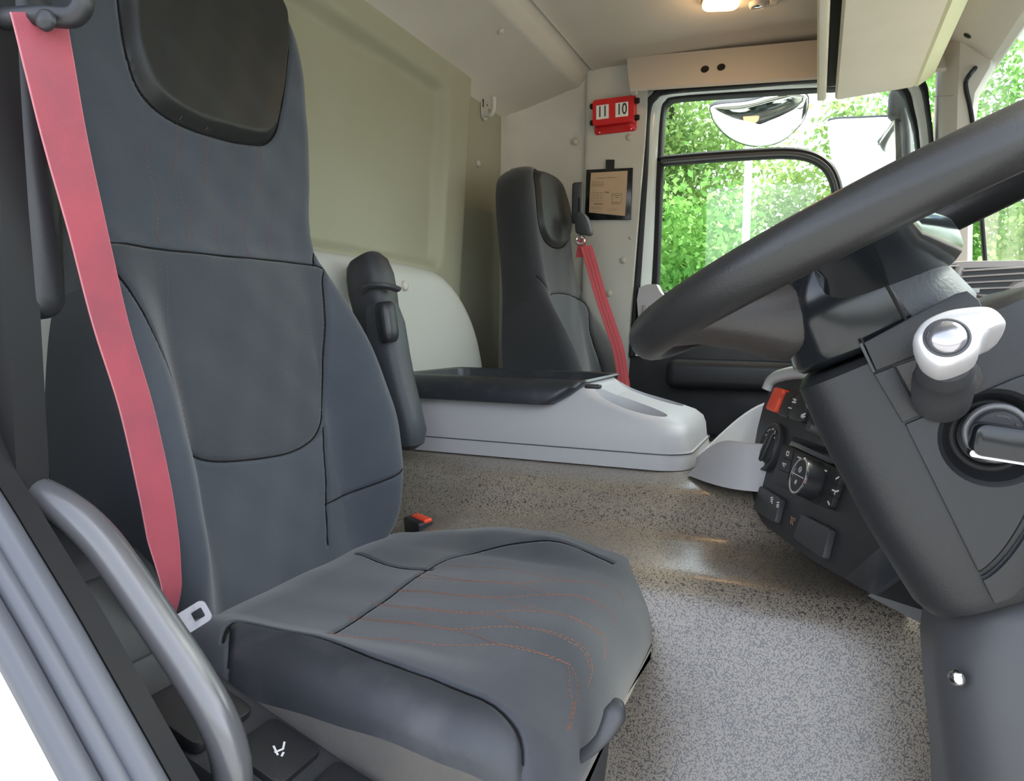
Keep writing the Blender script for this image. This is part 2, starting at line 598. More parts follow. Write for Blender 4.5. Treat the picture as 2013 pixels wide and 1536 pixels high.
def mat_floor():
    """vinyl cab matting: pale ground with short dark worm marks, shallow relief, satin"""
    Mf = bpy.data.materials.new('worm pattern vinyl mat')
    Mf.use_nodes = True
    nt = Mf.node_tree
    b = nt.nodes['Principled BSDF']
    tc = nt.nodes.new('ShaderNodeTexCoord')
    nz = nt.nodes.new('ShaderNodeTexNoise')
    nz.inputs['Scale'].default_value = 270.0
    nz.inputs['Detail'].default_value = 0.0
    nz2 = nt.nodes.new('ShaderNodeTexNoise')
    nz2.inputs['Scale'].default_value = 360.0
    nz2.inputs['Detail'].default_value = 0.0
    mp = nt.nodes.new('ShaderNodeMapping')
    mp.inputs['Location'].default_value = (3.7, 1.9, 5.1)
    nt.links.new(tc.outputs['Object'], nz.inputs['Vector'])
    nt.links.new(tc.outputs['Object'], mp.inputs['Vector'])
    nt.links.new(mp.outputs['Vector'], nz2.inputs['Vector'])
    sb = nt.nodes.new('ShaderNodeMath'); sb.operation = 'SUBTRACT'; sb.inputs[1].default_value = 0.5
    ab = nt.nodes.new('ShaderNodeMath'); ab.operation = 'ABSOLUTE'
    nt.links.new(nz.outputs['Fac'], sb.inputs[0]); nt.links.new(sb.outputs[0], ab.inputs[0])
    mr = nt.nodes.new('ShaderNodeMapRange')
    mr.inputs['From Min'].default_value = 0.045; mr.inputs['From Max'].default_value = 0.085
    mr.inputs['To Min'].default_value = 1.0; mr.inputs['To Max'].default_value = 0.0
    nt.links.new(ab.outputs[0], mr.inputs['Value'])
    gt = nt.nodes.new('ShaderNodeMapRange')
    gt.inputs['From Min'].default_value = 0.36; gt.inputs['From Max'].default_value = 0.41
    nt.links.new(nz2.outputs['Fac'], gt.inputs['Value'])
    mu = nt.nodes.new('ShaderNodeMath'); mu.operation = 'MULTIPLY'
    nt.links.new(mr.outputs[0], mu.inputs[0]); nt.links.new(gt.outputs[0], mu.inputs[1])
    mc = nt.nodes.new('ShaderNodeMix'); mc.data_type = 'RGBA'
    mc.inputs['A'].default_value = (0.265, 0.222, 0.172, 1)
    mc.inputs['B'].default_value = (0.052, 0.046, 0.043, 1)
    nt.links.new(mu.outputs[0], mc.inputs['Factor'])
    # broad soiling
    dn = nt.nodes.new('ShaderNodeTexNoise'); dn.inputs['Scale'].default_value = 3.5; dn.inputs['Detail'].default_value = 4
    nt.links.new(tc.outputs['Object'], dn.inputs['Vector'])
    dr = nt.nodes.new('ShaderNodeMapRange'); dr.inputs['From Min'].default_value = 0.35; dr.inputs['From Max'].default_value = 0.7
    dr.inputs['To Min'].default_value = 1.0; dr.inputs['To Max'].default_value = 0.78
    nt.links.new(dn.outputs['Fac'], dr.inputs['Value'])
    hv = nt.nodes.new('ShaderNodeHueSaturation')
    nt.links.new(mc.outputs['Result'], hv.inputs['Color'])
    nt.links.new(dr.outputs[0], hv.inputs['Value'])
    nt.links.new(hv.outputs[0], b.inputs['Base Color'])
    bp = nt.nodes.new('ShaderNodeBump')
    bp.inputs['Strength'].default_value = 0.5; bp.inputs['Distance'].default_value = 0.0006; bp.invert = True
    nt.links.new(mu.outputs[0], bp.inputs['Height'])
    nt.links.new(bp.outputs['Normal'], b.inputs['Normal'])
    b.inputs['Roughness'].default_value = 0.34
    b.inputs['Specular IOR Level'].default_value = 0.7
    b.inputs['Coat Weight'].default_value = 0.75
    b.inputs['Coat IOR'].default_value = 1.55
    b.inputs['Coat Roughness'].default_value = 0.22
    return Mf
M['mat'] = mat_floor()

# ================================================================== THE CAB SHELL
YP = 2.50          # passenger-side lining
XR = -1.0          # rear wall
ZC = 1.725         # headlining

def extr(prof, axis, a, b, n=1):
    """closed 2-D profile pushed along x (axis 0: profile y,z) or y (axis 1: profile x,z)"""
    secs = []
    for t in np.linspace(a, b, n + 1):
        secs.append([(t, p[0], p[1]) if axis == 0 else (p[0], t, p[1]) for p in prof])
    return loft(secs)

# floor mat: footwell, flank and stepped top of the engine tunnel, one moulded sheet
fl = np.array([(0.36, 0.0), (0.60, 0.0), (0.78, 0.004), (0.86, 0.03), (0.93, 0.12), (0.985, 0.22), (1.04, 0.33), (1.078, 0.418), (1.095, 0.449), (1.115, 0.467), (1.135, 0.4735),
      (1.165, 0.4775), (1.22, 0.483), (1.262, 0.490), (1.285, 0.502), (1.315, 0.533), (1.34, 0.552), (1.37, 0.561), (1.42, 0.5675), (1.46, 0.57), (1.60, 0.57), (1.85, 0.57), (1.92, 0.555), (1.96, 0.50), (1.99, 0.30), (2.03, 0.17), (2.12, 0.14), (2.56, 0.14)])
fp = spline(fl, 5)
secs = []
for x in np.linspace(-1.02, 0.62, 42):
    row = []
    # towards the rear wall the step swings in towards the console, leaving a hollow beside the seat
    k = float(sst(-0.60, -0.76, x))
    for y_, z_ in fp:
        s = float(sst(1.02, 1.12, y_) * (1 - sst(1.42, 1.50, y_)))
        drop = k * s * 0.045 * float(1 - sst(1.30, 1.42, y_))
        row.append((x, y_ + 0.0 * k, z_ - drop))
    row += [(x, 2.56, -0.06), (x, 0.36, -0.06)]
    secs.append(row)
floor = struct('floor', loft(secs), M['mat'], 50)

# rear wall: sunk panel, flat flange, moulded lower cover
def rear_wall():
    ys = np.linspace(0.34, 2.40, 230)
    zs = np.linspace(0.0, 1.60, 190)
    YY, ZZ = np.meshgrid(ys, zs)
    edge = 1.948 + (ZZ - 1.534) * 0.105           # leaning forward edge of the sunk panel
    # rounded box sdf of the sunk panel
    cx = edge - 1.0; hw, hz = 1.0, 0.262
    zc_ = 1.272
    r = 0.045
    qx = np.abs(YY - cx) - (hw - r); qz = np.abs(ZZ - zc_) - (hz - r)
    sd = np.sqrt(np.maximum(qx, 0) ** 2 + np.maximum(qz, 0) ** 2) + np.minimum(np.maximum(qx, qz), 0) - r
    x = XR - 0.034 * (1 - sst(-0.032, 0.006, sd))
    # behind the passenger seat the wall steps back a little
    e2 = edge + 0.125
    x -= 0.030 * sst(0.0, 0.035, YY - e2)
    # soft swell in the sunk panel
    x += 0.006 * np.exp(-((YY - 1.55) / 0.35) ** 2 - ((ZZ - 1.10) / 0.2) ** 2)
    return YY, ZZ, x, ys, zs
YY, ZZ, XX, ys, zs = rear_wall()
nz_, ny_ = XX.shape
V = np.stack([XX.ravel(), YY.ravel(), ZZ.ravel()], 1).tolist()
F = [(i * ny_ + j, i * ny_ + j + 1, (i + 1) * ny_ + j + 1, (i + 1) * ny_ + j) for i in range(nz_ - 1) for j in range(ny_ - 1)]
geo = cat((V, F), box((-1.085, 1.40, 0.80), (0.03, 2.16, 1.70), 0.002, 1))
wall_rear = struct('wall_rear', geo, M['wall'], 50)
# lower moulded cover behind the console: a shouldered bulge
def rear_cover():
    secs = []
    out = spline(np.array([(0.40, 0.02), (0.40, 0.94), (0.50, 1.00), (1.20, 1.003), (1.66, 1.0), (1.80, 0.975), (1.92, 0.90), (2.00, 0.80), (2.035, 0.68), (2.045, 0.40), (2.045, 0.02)]), 6)
    c = np.array([1.2, 0.4])
    for dx, k in ((-1.03, 1.0), (-0.985, 1.0), (-0.945, 0.992), (-0.922, 0.975), (-0.908, 0.945), (-0.902, 0.90)):
        sec = []
        for p in out:
            q = c + (p - c) * k
            q[1] = max(q[1], 0.02)
            sec.append((dx, q[0], q[1]))
        secs.append(sec)
    return loft(secs)
cover = add('lower_cover', rear_cover(), M['bulge'], wall_rear, 40)
def cap(p, n, r, parent, m_='cap', nm='screw_cap'):
    return add(nm, lathe(np.asarray(p) - nrm(n) * 0.001, n, [(0, r), (r * 0.35, r * 0.95), (r * 0.6, r * 0.7), (r * 0.7, r * 0.02)], 14), M[m_], parent)
cap(X(795, 562, -0.902), (1, 0, 0.2), 0.013, wall_rear)
cap(X(940, 322, -1.028), (1, 0, 0), 0.011, wall_rear)

# passenger side lining behind the door, with a rounded corner to the rear wall
plan = [(-1.032, 2.26), (-1.032, 2.36), (-1.020, 2.42), (-0.985, 2.47), (-0.93, 2.497), (-0.87, 2.512), (-0.80, 2.516), (-0.772, 2.514), (-0.762, 2.502), (-0.70, YP), (-0.60, YP)]
plan = spline(np.array(plan), 4)
secs = []
for z in np.linspace(0.1, 1.75, 18):
    sec = []
    for p in plan:
        x_ = p[0]
        fwd = -0.575 + (z - 1.2) * 0.055 if z < 1.5 else -0.575 + 0.0165 + (z - 1.5) * 0.02
        if x_ > -0.64: x_ = -0.64 + (x_ + 0.64) * (fwd + 0.64) / 0.04
        sec.append((x_, p[1], z))
    sec += [(sec[-1][0], 2.60, z), (-1.06, 2.60, z), (-1.06, 2.26, z)]
    secs.append(sec)
wall_left = struct('wall_left', loft(secs), M['wall_light'], 50)
for q, yy in (((1130, 278), 2.512), ((1237, 270), YP), ((1225, 512), YP), ((1197, 577), YP), ((1240, 468), YP)):
    cap(Y(*q, yy), (0, -1, 0), 0.012 if q != (1240, 468) else 0.007, wall_left)

# headlining with coved duct at the rear
prof = [(-1.075, 1.54), (-1.038, 1.54), (-1.030, 1.562), (-1.014, 1.585), (-0.985, 1.606), (-0.93, 1.632), (-0.87, 1.655), (-0.835, 1.668), (-0.81, 1.672), (-0.795, 1.678), (-0.775, 1.705), (-0.76, 1.722), (-0.748, 1.724), (-0.744, 1.718), (-0.735, 1.722), (-0.70, ZC), (-0.3, ZC + 0.006), (0.34, ZC), (0.36, 1.79), (-1.075, 1.79)]
ceil_ = struct('ceiling', extr(prof, 1, 0.33, 2.60, 4), M['head'], 42)
for q, xx in (((985, 62), -0.845), ((1110, 172), -0.845)):
    cap(X(*q, xx), (0.45, 0, -0.9), 0.010, ceil_)

# roof side valance over the passenger door
O = Y(1235, 146, 2.44)
tl, tr, br, bl = Y(1232, 113, 2.45), Y(1600, 79, 2.45), Y(1600, 158, 2.40), Y(1238, 179, 2.40)
un = nrm(tr - tl)
tr = tr + un * 0.34; br = br + un * 0.34
def slab4(a, b, c, d, th, n):
    n = nrm(n) * th
    return loft([[a, b, c, d], [a + n, b + n, c + n, d + n]])
vn = np.cross(tr - tl, bl - tl)
vn = nrm(vn); vn = vn if vn[1] > 0 else -vn
def valance():
    secs = []
    for t in np.linspace(0, 1, 9):
        a, d = tl + (tr - tl) * t, bl + (br - bl) * t
        e = np.array([0, 1, 0.0])
        secs.append([a + e * 0.06, a, a * 0.5 + d * 0.5 - e * 0.004, d - np.array([0, 0, -0.008]), d + e * 0.006, d + e * 0.014 + np.array([0, 0, 0.004]), d + e * 0.06 + np.array([0, 0, 0.05])])
    return loft(secs)
val = struct('trim_1', valance(), M['head_trim'], 30)
for q in ((1386, 138), (1418, 134)):
    p = onp(*q, (tl + bl) / 2, vn)
    add('screw_hole', lathe(p - vn * 0.0040, -vn, [(0, 0.0125), (0.0016, 0.0125), (0.0018, 0.010), (0.0014, 0.002)], 18), M['hole'], val)
add('door_header', box((-0.10, 2.57, 1.73), (1.02, 0.06, 0.17), 0.006), M['head_trim'], val)
add('end_clip', box(Y(1246, 171, 2.43), (0.022, 0.03, 0.045), 0.004), M['head_trim'], val)

# A-pillar trim and windscreen header
pil = [(0.318, 2.47), (0.322, 2.43), (0.35, 2.40), (0.380, 2.40), (0.398, 2.44), (0.398, 2.60), (0.318, 2.60)]
secs = []
for z in (0.55, 0.90, 1.03, 1.2, 1.4, 1.50, 1.56, 1.62, 1.72):
    k = (z - 1.03) * -0.075
    w = float(sst(1.46, 1.60, z)) * 0.05
    secs.append([(p[0] + k * 0.6 + (w if p[0] > 0.36 else 0), p[1] - w * 0.6, z) for p in pil])
trim2 = struct('trim_2', loft(secs), M['head_trim'], 40)
sm = Y(1835, 190, 2.415); sm2 = Y(1903, 186, 2.395)
add('pillar_seam', tube([sm, (sm + sm2) / 2, sm2], 0.0012, 6), M['dash'], trim2)
hd = [(0.28, 1.66), (0.335, 1.625), (0.385, 1.585), (0.40, 1.578), (0.425, 1.582), (0.44, 1.60), (0.44, 1.74), (0.28, 1.74)]
trim3 = struct('trim_3', extr(hd, 1, 0.34, 2.50, 4), M['head_trim'], 30)
hn = np.array([-0.55, 0, -0.83])
p = onp(1902, 70, (0.345, 2.0, 1.617), hn)
add('screw_hole', lathe(p + hn * 0.0005, hn, [(0, 0.010), (0.0015, 0.010), (0.0018, 0.008), (0.001, 0.002)], 16), M['hole'], trim3)

# ---- passenger door: painted frame, seals, lower panel
sealo = [(1238, 700), (1242, 636), (1253, 494), (1262, 344), (1267, 215), (1279, 187), (1309, 172), (1450, 162), (1597, 153), (1790, 143), (1820, 160), (1829, 215), (1836, 280), (1855, 507), (1863, 640)]
whiteo = [(1248, 700), (1253, 630), (1264, 473), (1273, 335), (1278, 223), (1290, 195), (1318, 183), (1450, 173), (1597, 162), (1780, 154), (1808, 170), (1820, 223), (1827, 285), (1844, 507), (1851, 640)]
whitei = [(1270, 700), (1276, 620), (1284, 500), (1291, 327), (1298, 223), (1307, 198), (1330, 189), (1450, 180), (1597, 172), (1757, 166), (1786, 176), (1797, 212), (1809, 285), (1822, 500), (1830, 640)]
gaski = [(1284, 590), (1286, 580), (1293, 500), (1300, 327), (1305, 223), (1315, 202), (1335, 195), (1450, 187), (1597, 177), (1745, 171), (1773, 180), (1786, 215), (1801, 286), (1813, 495), (1816, 590)]
def band(o_, i_, y0, y1, depth):
    a = spline(np.array([Y(*q, y0) for q in o_]), 4)
    b = spline(np.array([Y(*q, y1) for q in i_]), 4)
    secs = []
    for p, q in zip(a, b):
        secs.append([p, p * 0.7 + q * 0.3 - np.array([0, 0.004, 0]), p * 0.3 + q * 0.7 - np.array([0, 0.004, 0]), q, q + np.array([0, depth, 0]), p + np.array([0, depth, 0])])
    return loft(secs)
doorp = [(-0.63, 0.1), (0.36, 0.1), (0.36, 0.945), (0.30, 0.965), (-0.50, 0.975), (-0.565, 0.965), (-0.62, 0.90)]
door1 = struct('door_1', prism(doorp, 0.05, frame((0, 2.60, 0), (1, 0, 0), (0, 0, 1)), 0.012), M['black_soft'])
add('door_seal', band(sealo, whiteo, 2.515, 2.525, 0.05), M['rubber'], door1, 45)
add('window_frame', band(whiteo, whitei, 2.535, 2.55, 0.06), M['door_paint'], door1, 45)
# ledge and pull at the rear of the door
pk = [(1256, 640), (1252, 590), (1256, 566), (1272, 559), (1290, 559), (1298, 574), (1312, 590), (1312, 640)]
add('door_pull', prism(to2([Y(*q, 2.50) for q in pk], frame((0, 2.50, 0), (1, 0, 0), (0, 0, 1))), -0.05, frame((0, 2.50, 0), (1, 0, 0), (0, 0, 1)), 0), M['grey_light'], door1)
for q in ((1266, 612), (1277, 614)):
    c = Y(*q, 2.497)
    add('pull_slot', box(c, (0.010, 0.008, 0.042), 0.002, 1), M['dash'], door1)
add('arm_rest', box((-0.15, 2.50, 0.70), (0.62, 0.09, 0.10), 0.03, 3), M['black'], door1)
add('door_pocket', box((-0.10, 2.50, 0.36), (0.74, 0.10, 0.28), 0.03, 3), M['black'], door1)

# passenger window: pane, rubber gasket, framed opening light
pane = [(1276, 590), (1295, 400), (1300, 210), (1330, 186), (1597, 170), (1760, 165), (1790, 200), (1822, 590)]
win1 = struct('window_1', prism(to2([Y(*q, 2.585) for q in pane], frame((0, 2.585, 0), (1, 0, 0), (0, 0, 1))), -0.004, frame((0, 2.585, 0), (1, 0, 0), (0, 0, 1)), 0), M['glass'], 0)
add('gasket', band(whitei, gaski, 2.555, 2.56, 0.04), M['rubber'], win1, 45)
dp = [(1293, 318), (1300, 316), (1380, 309), (1470, 303), (1548, 300), (1594, 307), (1624, 325), (1640, 352), (1648, 390), (1655, 470), (1660, 600)]
def dbar(path, y0, hw):
    P = spline(np.array([Y(*q, y0) for q in path]), 6)
    secs = []
    for i in range(len(P)):
        t = nrm(P[min(i + 1, len(P) - 1)] - P[max(i - 1, 0)])
        n = np.cross(t, (0, 1, 0))
        d = np.array([0, 1, 0])
        secs.append([P[i] + n * hw, P[i] + n * hw * 0.6 - d * 0.008, P[i] - n * hw * 0.6 - d * 0.008, P[i] - n * hw, P[i] - n * hw + d * 0.02, P[i] + n * hw + d * 0.02])
    return loft(secs)
fr1 = add('opening_frame', dbar(dp, 2.56, 0.017), M['rubber'], win1, 45)
add('frame_groove', dbar([(a + (0 if a < 1560 else -1), b + 2) for a, b in dp[1:]], 2.549, 0.006), M['fairing'], fr1, 45)
add('opening_frame', dbar([(1296, 318), (1292, 420), (1286, 590)], 2.558, 0.014), M['rubber'], win1, 45)

# windscreen with black edge, and the smoked visor hung outside it
def screen_pt(y, z, off=0.0):
    bulge = 0.10 * (1 - ((y - 1.40) / 1.10) ** 2)
    return (0.425 + bulge - (z - 1.03) * 0.075 + off, y, z)
secs = [[screen_pt(y, z) for y in np.linspace(0.36, 2.47, 16)] for z in np.linspace(0.98, 1.66, 10)]
V, F = loft(secs, cap=False, closed=False)
V2 = [(p[0] + 0.006, p[1], p[2]) for p in V]
win2 = struct('window_2', cat((V, F), (V2, F)), M['glass'], 60)
edge = [Y(1937, 520, 2.41), Y(1930, 430, 2.405), Y(1918, 290, 2.40), Y(1908, 215, 2.395), Y(1900, 180, 2.39), Y(1899, 160, 2.38), Y(1910, 142, 2.34), X(1950, 96, 0.428), X(2010, 26, 0.425), X(2100, -80, 0.425)]
add('screen_gasket', tube(spline(np.array(edge), 5), 0.006, 8), M['rubber'], win2)
vis = thing('sun_visor', 'smoked blue exterior sun visor across the top of the windscreen', 'sun visor', (0.60, 1.4, 1.50))
secs = [[(0.60 + 0.10 * (1 - ((y - 1.40) / 1.10) ** 2) + (z - 1.50) * 0.35 + d, y, z + 0.02 * ((y - 1.4) / 1.1) ** 2) for y in np.linspace(0.34, 2.52, 14)] for d, z in ((0, 1.43), (0, 1.55), (0, 1.66), (0.008, 1.66), (0.008, 1.55), (0.008, 1.43), (0, 1.43))]
add('visor_panel', loft(secs, cap=False, closed=False), M['visor'], vis, 60)
for y_ in (0.9, 1.9):
    add('bracket', box((0.60, y_, 1.63), (0.16, 0.03, 0.03), 0.006), M['black'], vis)

# driver side: body panel with the raking lower corner of the door opening, seals, sill
def edgepts(y_):
    q = [(-330, 300), (-270, 700), (-190, 950), (-120, 1080), (-60, 1185), (0, 1290), (62, 1405), (132, 1536), (215, 1690), (310, 1850)]
    return [Y(a, b, y_) for a, b in q]
EP = spline(np.array(edgepts(0.36)), 4)
out = [(p[0], p[2]) for p in EP]
top = out[0]
poly = [(-1.08, 1.80), (top[0] - 0.01, 1.80)] + out + [(out[-1][0] + 0.2, -0.05), (0.5, -0.12), (0.5, -0.75), (-1.08, -0.75)]
wall_right = struct('wall_right', prism(poly, 0.05, frame((0, 0.41, 0), (1, 0, 0), (0, 0, 1)), 0), M['paint'], 30)
def offpath(P, d, y_):
    o_ = []
    for i in range(len(P)):
        t = P[min(i + 1, len(P) - 1)] - P[max(i - 1, 0)]
        n = nrm(np.array([t[2], 0, -t[0]]))     # to the upper right of the edge in view
        n = n if n[2] > 0 or n[0] > 0 else -n
        o_.append((P[i][0] + n[0] * d, y_, P[i][2] + n[2] * d))
    return o_
upper = [np.array([top[0] - 0.01, 0.36, 1.70]), np.array([top[0] - 0.008, 0.36, 1.3])] + list(EP)
for off_, y_, r_ in ((0.004, 0.366, 0.012), (0.010, 0.386, 0.0105), (0.020, 0.400, 0.012)):
    add('door_seal', tube(offpath(upper, off_, y_), r_, 10), M['rubber_grey'], wall_right)
inner = [(-1.02, 1.72), (top[0] + 0.02, 1.72)] + [(p[0], p[2]) for p in offpath(EP, 0.028, 0)]
add('sill_liner', prism(inner + [(out[-1][0] + 0.25, -0.02), (-1.02, -0.02)], -0.02, frame((0, 0.41, 0), (1, 0, 0), (0, 0, 1)), 0), M['rubber'], wall_right)
add('pillar_liner', prism([(-1.0, 0.0), (-0.655, 0.0), (-0.650, 0.72), (-0.655, 0.95), (-0.665, 1.72), (-1.0, 1.72)], -0.03, frame((0, 0.43, 0), (1, 0, 0), (0, 0, 1)), 0), M['rubber'], wall_right)
add('step_plate', box((0.0, 0.41, -0.04), (1.0, 0.12, 0.04), 0.01), M['black'], wall_right)

# ================================================================== SEATS
def pad_body(O, es, eh, ed, hs, w, dfun, T, es_r, e0, e1, seams, N=170, Mb=22, gd=0.0055, gs=0.0030, lowr=1.0):
    """upholstered body. hs: stations along eh; w(h): half width; dfun(s,h): crown; T(h): thickness.
    returns V, faces of the front sheet with their (s,h), and the remaining faces"""
    O, es, eh, ed = [np.asarray(v, float) for v in (O, es, eh, ed)]
    lin = np.linspace(-1, 1, N)
    sig = 0.55 * lin + 0.45 * np.sin(lin * math.pi / 2)
    linb = np.linspace(1, -1, Mb)
    sigb = 0.5 * linb + 0.5 * np.sin(linb * math.pi / 2)
    H0, H1 = hs[0], hs[-1]
    rows = []
    def endr(h):
        q0 = np.clip((H0 + e0 - h) / e0, 0, 1) if e0 else 0
        q1 = np.clip((h - (H1 - e1)) / e1, 0, 1) if e1 else 0
        return (e0 * (1 - math.sqrt(max(0, 1 - q0 ** 2))) if e0 else 0) + (e1 * (1 - math.sqrt(max(0, 1 - q1 ** 2))) if e1 else 0)
    S, Hh, D, Sb, Db = [], [], [], [], []
    for h in hs:
        ww = w(h)
        s = sig * ww
        er = min(es_r, ww * 0.9)
        q = np.clip((np.abs(s) - (ww - er)) / er, 0, 1)
        rd = er * (1 - np.sqrt(np.maximum(0, 1 - q ** 2)))
        Tm = T(h)
        g = endr(h)
        d = dfun(s, np.full_like(s, h))
        front = d - rd - g
        sb = sigb * ww
        qb = np.clip((np.abs(sb) - (ww - er * 0.7)) / (er * 0.7), 0, 1)
        rb = er * 0.7 * (1 - np.sqrt(np.maximum(0, 1 - qb ** 2)))
        back = -Tm + rb + min(g * lowr, Tm * 0.5)
        front = np.maximum(front, -Tm * 0.75)
        back = np.minimum(back, np.interp(sb, s, front) - 0.012)
        S.append(s); Hh.append(np.full_like(s, h)); D.append(front)
        Sb.append(sb[1:-1]); Db.append(back[1:-1])
    S = np.array(S); Hh = np.array(Hh); D = np.array(D)
    P2 = np.stack([S.ravel(), Hh.ravel()], 1)
    gro = np.zeros(len(P2))
    for sm_ in seams:
        dd = seg_dist(P2, sm_)
        gro = np.maximum(gro, np.exp(-(dd / gs) ** 2))
    D = D - gd * gro.reshape(D.shape)
    V = []
    nl = N + Mb - 2
    for i in range(len(hs)):
        base = O + eh * hs[i]
        for j in range(N): V.append(base + es * S[i, j] + ed * D[i, j])
        for j in range(Mb - 2): V.append(base + es * Sb[i][j] + ed * Db[i][j])
    Ff, Fc, Fr = [], [], []
    for i in range(len(hs) - 1):
        for j in range(nl):
            a, b = i * nl + j, i * nl + (j + 1) % nl
            f = (a, b, b + nl, a + nl)
            if j < N - 1:
                Ff.append(f)
                Fc.append(((S[i, j] + S[i, j + 1] + S[i + 1, j] + S[i + 1, j + 1]) / 4, (hs[i] + hs[i + 1]) / 2))
            else:
                Fr.append(f)
    for k0 in (0, (len(hs) - 1) * nl):                 # end caps, fanned from their middle
        loop = [V[k0 + j] for j in range(nl)]
        b0 = len(V)
        V.extend(loop)
        V.append(np.mean(np.array(loop), 0))
        for j in range(nl): Fr.append((b0 + j, b0 + (j + 1) % nl, b0 + nl))
    def surf(s, h, lift=0.0):
        hi = np.interp(h, hs, np.arange(len(hs)))
        i = int(round(hi))
        d = np.interp(s, S[i], D[i])
        return O + eh * h + es * s + ed * (d + lift)
    return V, Ff, np.array(Fc), Fr, surf

def sub_geo(V, F):
    idx = sorted(set(i for f in F for i in f))
    mp = {k: n for n, k in enumerate(idx)}
    return [V[k] for k in idx], [tuple(mp[i] for i in f) for f in F]

def tab(pts):
    a = np.array(pts, float)
    P = spline(a, 8)
    return lambda h: float(np.interp(h, P[:, 0], P[:, 1]))

REC = math.radians(12)
EH = np.array([-math.sin(REC), 0, math.cos(REC)])
ED = np.array([math.cos(REC), 0, math.sin(REC)])
ES = np.array([0, 1.0, 0])

def dash_line(surf, line, L=0.0045, gap=0.003, w=0.0011, lift=0.0006):
    """a row of stitches laid along a line on the cloth"""
    line = spline(np.array(line), 10)
    seg = np.linalg.norm(np.diff(line, axis=0), axis=1)
    cum = np.concatenate([[0], np.cumsum(seg)])
    out = []
    t = 0.0
    while t + L < cum[-1]:
        a = np.array([np.interp(t, cum, line[:, 0]), np.interp(t, cum, line[:, 1])])
        b = np.array([np.interp(t + L, cum, line[:, 0]), np.interp(t + L, cum, line[:, 1])])
        pa, pb = surf(a[0], a[1], lift), surf(b[0], b[1], lift)
        dr = nrm(pb - pa)
        sd = nrm(np.cross(dr, (0.6, -0.2, 0.6))) * w / 2
        upv = np.cross(sd, dr); upv = nrm(upv) * w * 0.4
        if upv[2] < 0 and upv[0] < 0: upv = -upv
        V = [pa - sd, pa + sd, pb + sd, pb - sd, pa + upv, pb + upv]
        out.append((V, [(0, 1, 4), (1, 2, 5, 4), (2, 3, 5), (3, 0, 4, 5)]))
        t += L + gap
    return out

def groove_shades(parent, surf, seams, w, r=0.0012, lift=0.0022, closed=()):
    """thin dark tube painting in the shade of each groove"""
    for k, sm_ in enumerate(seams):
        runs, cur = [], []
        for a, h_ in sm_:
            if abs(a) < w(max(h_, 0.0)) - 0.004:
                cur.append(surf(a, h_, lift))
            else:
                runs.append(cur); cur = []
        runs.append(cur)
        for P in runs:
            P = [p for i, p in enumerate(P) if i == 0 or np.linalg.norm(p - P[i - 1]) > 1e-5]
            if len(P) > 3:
                add('seam_shade', tube(P, r, 6), M['groove_shade'], parent)

# ---------------------------------------------------------------- driver seat
DY = 0.895
seat = thing('driver_seat', 'large charcoal driver seat with orange stitching in the foreground', 'seat', (-0.5, DY, 0.0))
BO = np.array([-0.715, DY, 0.43])                     # foot of the backrest plane
def bpt(px, py, off=0.0):
    p = onp(px, py, BO + ED * off, ED)
    return (float(np.dot(p - BO, ES)), float(np.dot(p - BO, EH)))
wB = tab([(0.0, 0.20), (0.05, 0.235), (0.12, 0.262), (0.21, 0.278), (0.32, 0.275), (0.43, 0.262), (0.52, 0.238), (0.58, 0.231), (0.66, 0.245), (0.76, 0.262), (0.88, 0.268), (0.96, 0.262), (1.00, 0.235), (1.03, 0.19), (1.055, 0.12)])
bolB = tab([(0.0, 0.045), (0.10, 0.070), (0.25, 0.075), (0.38, 0.055), (0.50, 0.020), (0.60, 0.004), (1.06, 0.004)])
pad_px = [(228, -60), (235, 0), (255, 100), (300, 190), (380, 245), (500, 279), (545, 270), (560, 205), (563, 60), (548, 5), (520, -45), (470, -75), (330, -90)]
padB = spline(np.array([bpt(*q, 0.012) for q in pad_px]), 6, closed=True)
panel_px = [(196, 470), (215, 475), (430, 502), (620, 522), (626, 560), (631, 660), (634, 790), (622, 850), (590, 879), (540, 897), (440, 908), (385, 898), (345, 868), (310, 815), (275, 730), (235, 600)]
panB = spline(np.array([bpt(*q) for q in panel_px]), 5, closed=True)
def B(l, off=0.0, n=8): return spline(np.array([bpt(*q, off) for q in l]), n)
seamsB = [np.vstack([panB, panB[:1]]),
          B([(365, 892), (363, 1000), (358, 1140)]), B([(634, 840), (641, 950), (646, 1072)]),
          B([(620, 522), (632, 495), (645, 468)], 0.004), B([(700, 985), (735, 965), (765, 942), (792, 915)], 0.06),
          B([(128, 560), (150, 640), (185, 790), (230, 930), (300, 1050)], 0.05)]
def dB(s, h):
    a = np.abs(s)
    b = np.interp(h, np.linspace(0, 1.06, 60), [bolB(t) for t in np.linspace(0, 1.06, 60)])
    d = b * sst(0.145, 0.235, a)
    d += 0.012 * np.cos(np.clip(a / 0.16, 0, 1) * math.pi / 2) * sst(0.05, 0.3, h) * (1 - sst(0.45, 0.6, h))   # lumbar crown
    d -= 0.010 * sst(0.52, 0.60, h) * (1 - sst(0.60, 0.75, h))
    d += 0.015 * sst(0.70, 0.95, h)
    d -= 0.007 * np.exp(-((h - 0.555) / 0.022) ** 2) * (1 - sst(0.19, 0.23, a))
    d += 0.0012 * np.sin(s * 61 + h * 17) * np.sin(h * 43 - s * 9)
    P2 = np.stack([s, h], 1)
    ins = inside(P2, padB)
    dd = seg_dist(P2, padB, True)
    sg = np.where(ins, dd, -dd)
    d += 0.016 * sst(0.0, 0.020, sg) - 0.004 * np.exp(-(sg / 0.004) ** 2)
    return d
hs = np.concatenate([np.linspace(0.0, 0.06, 14), np.linspace(0.063, 0.98, 290), np.linspace(0.983, 1.055, 26)])
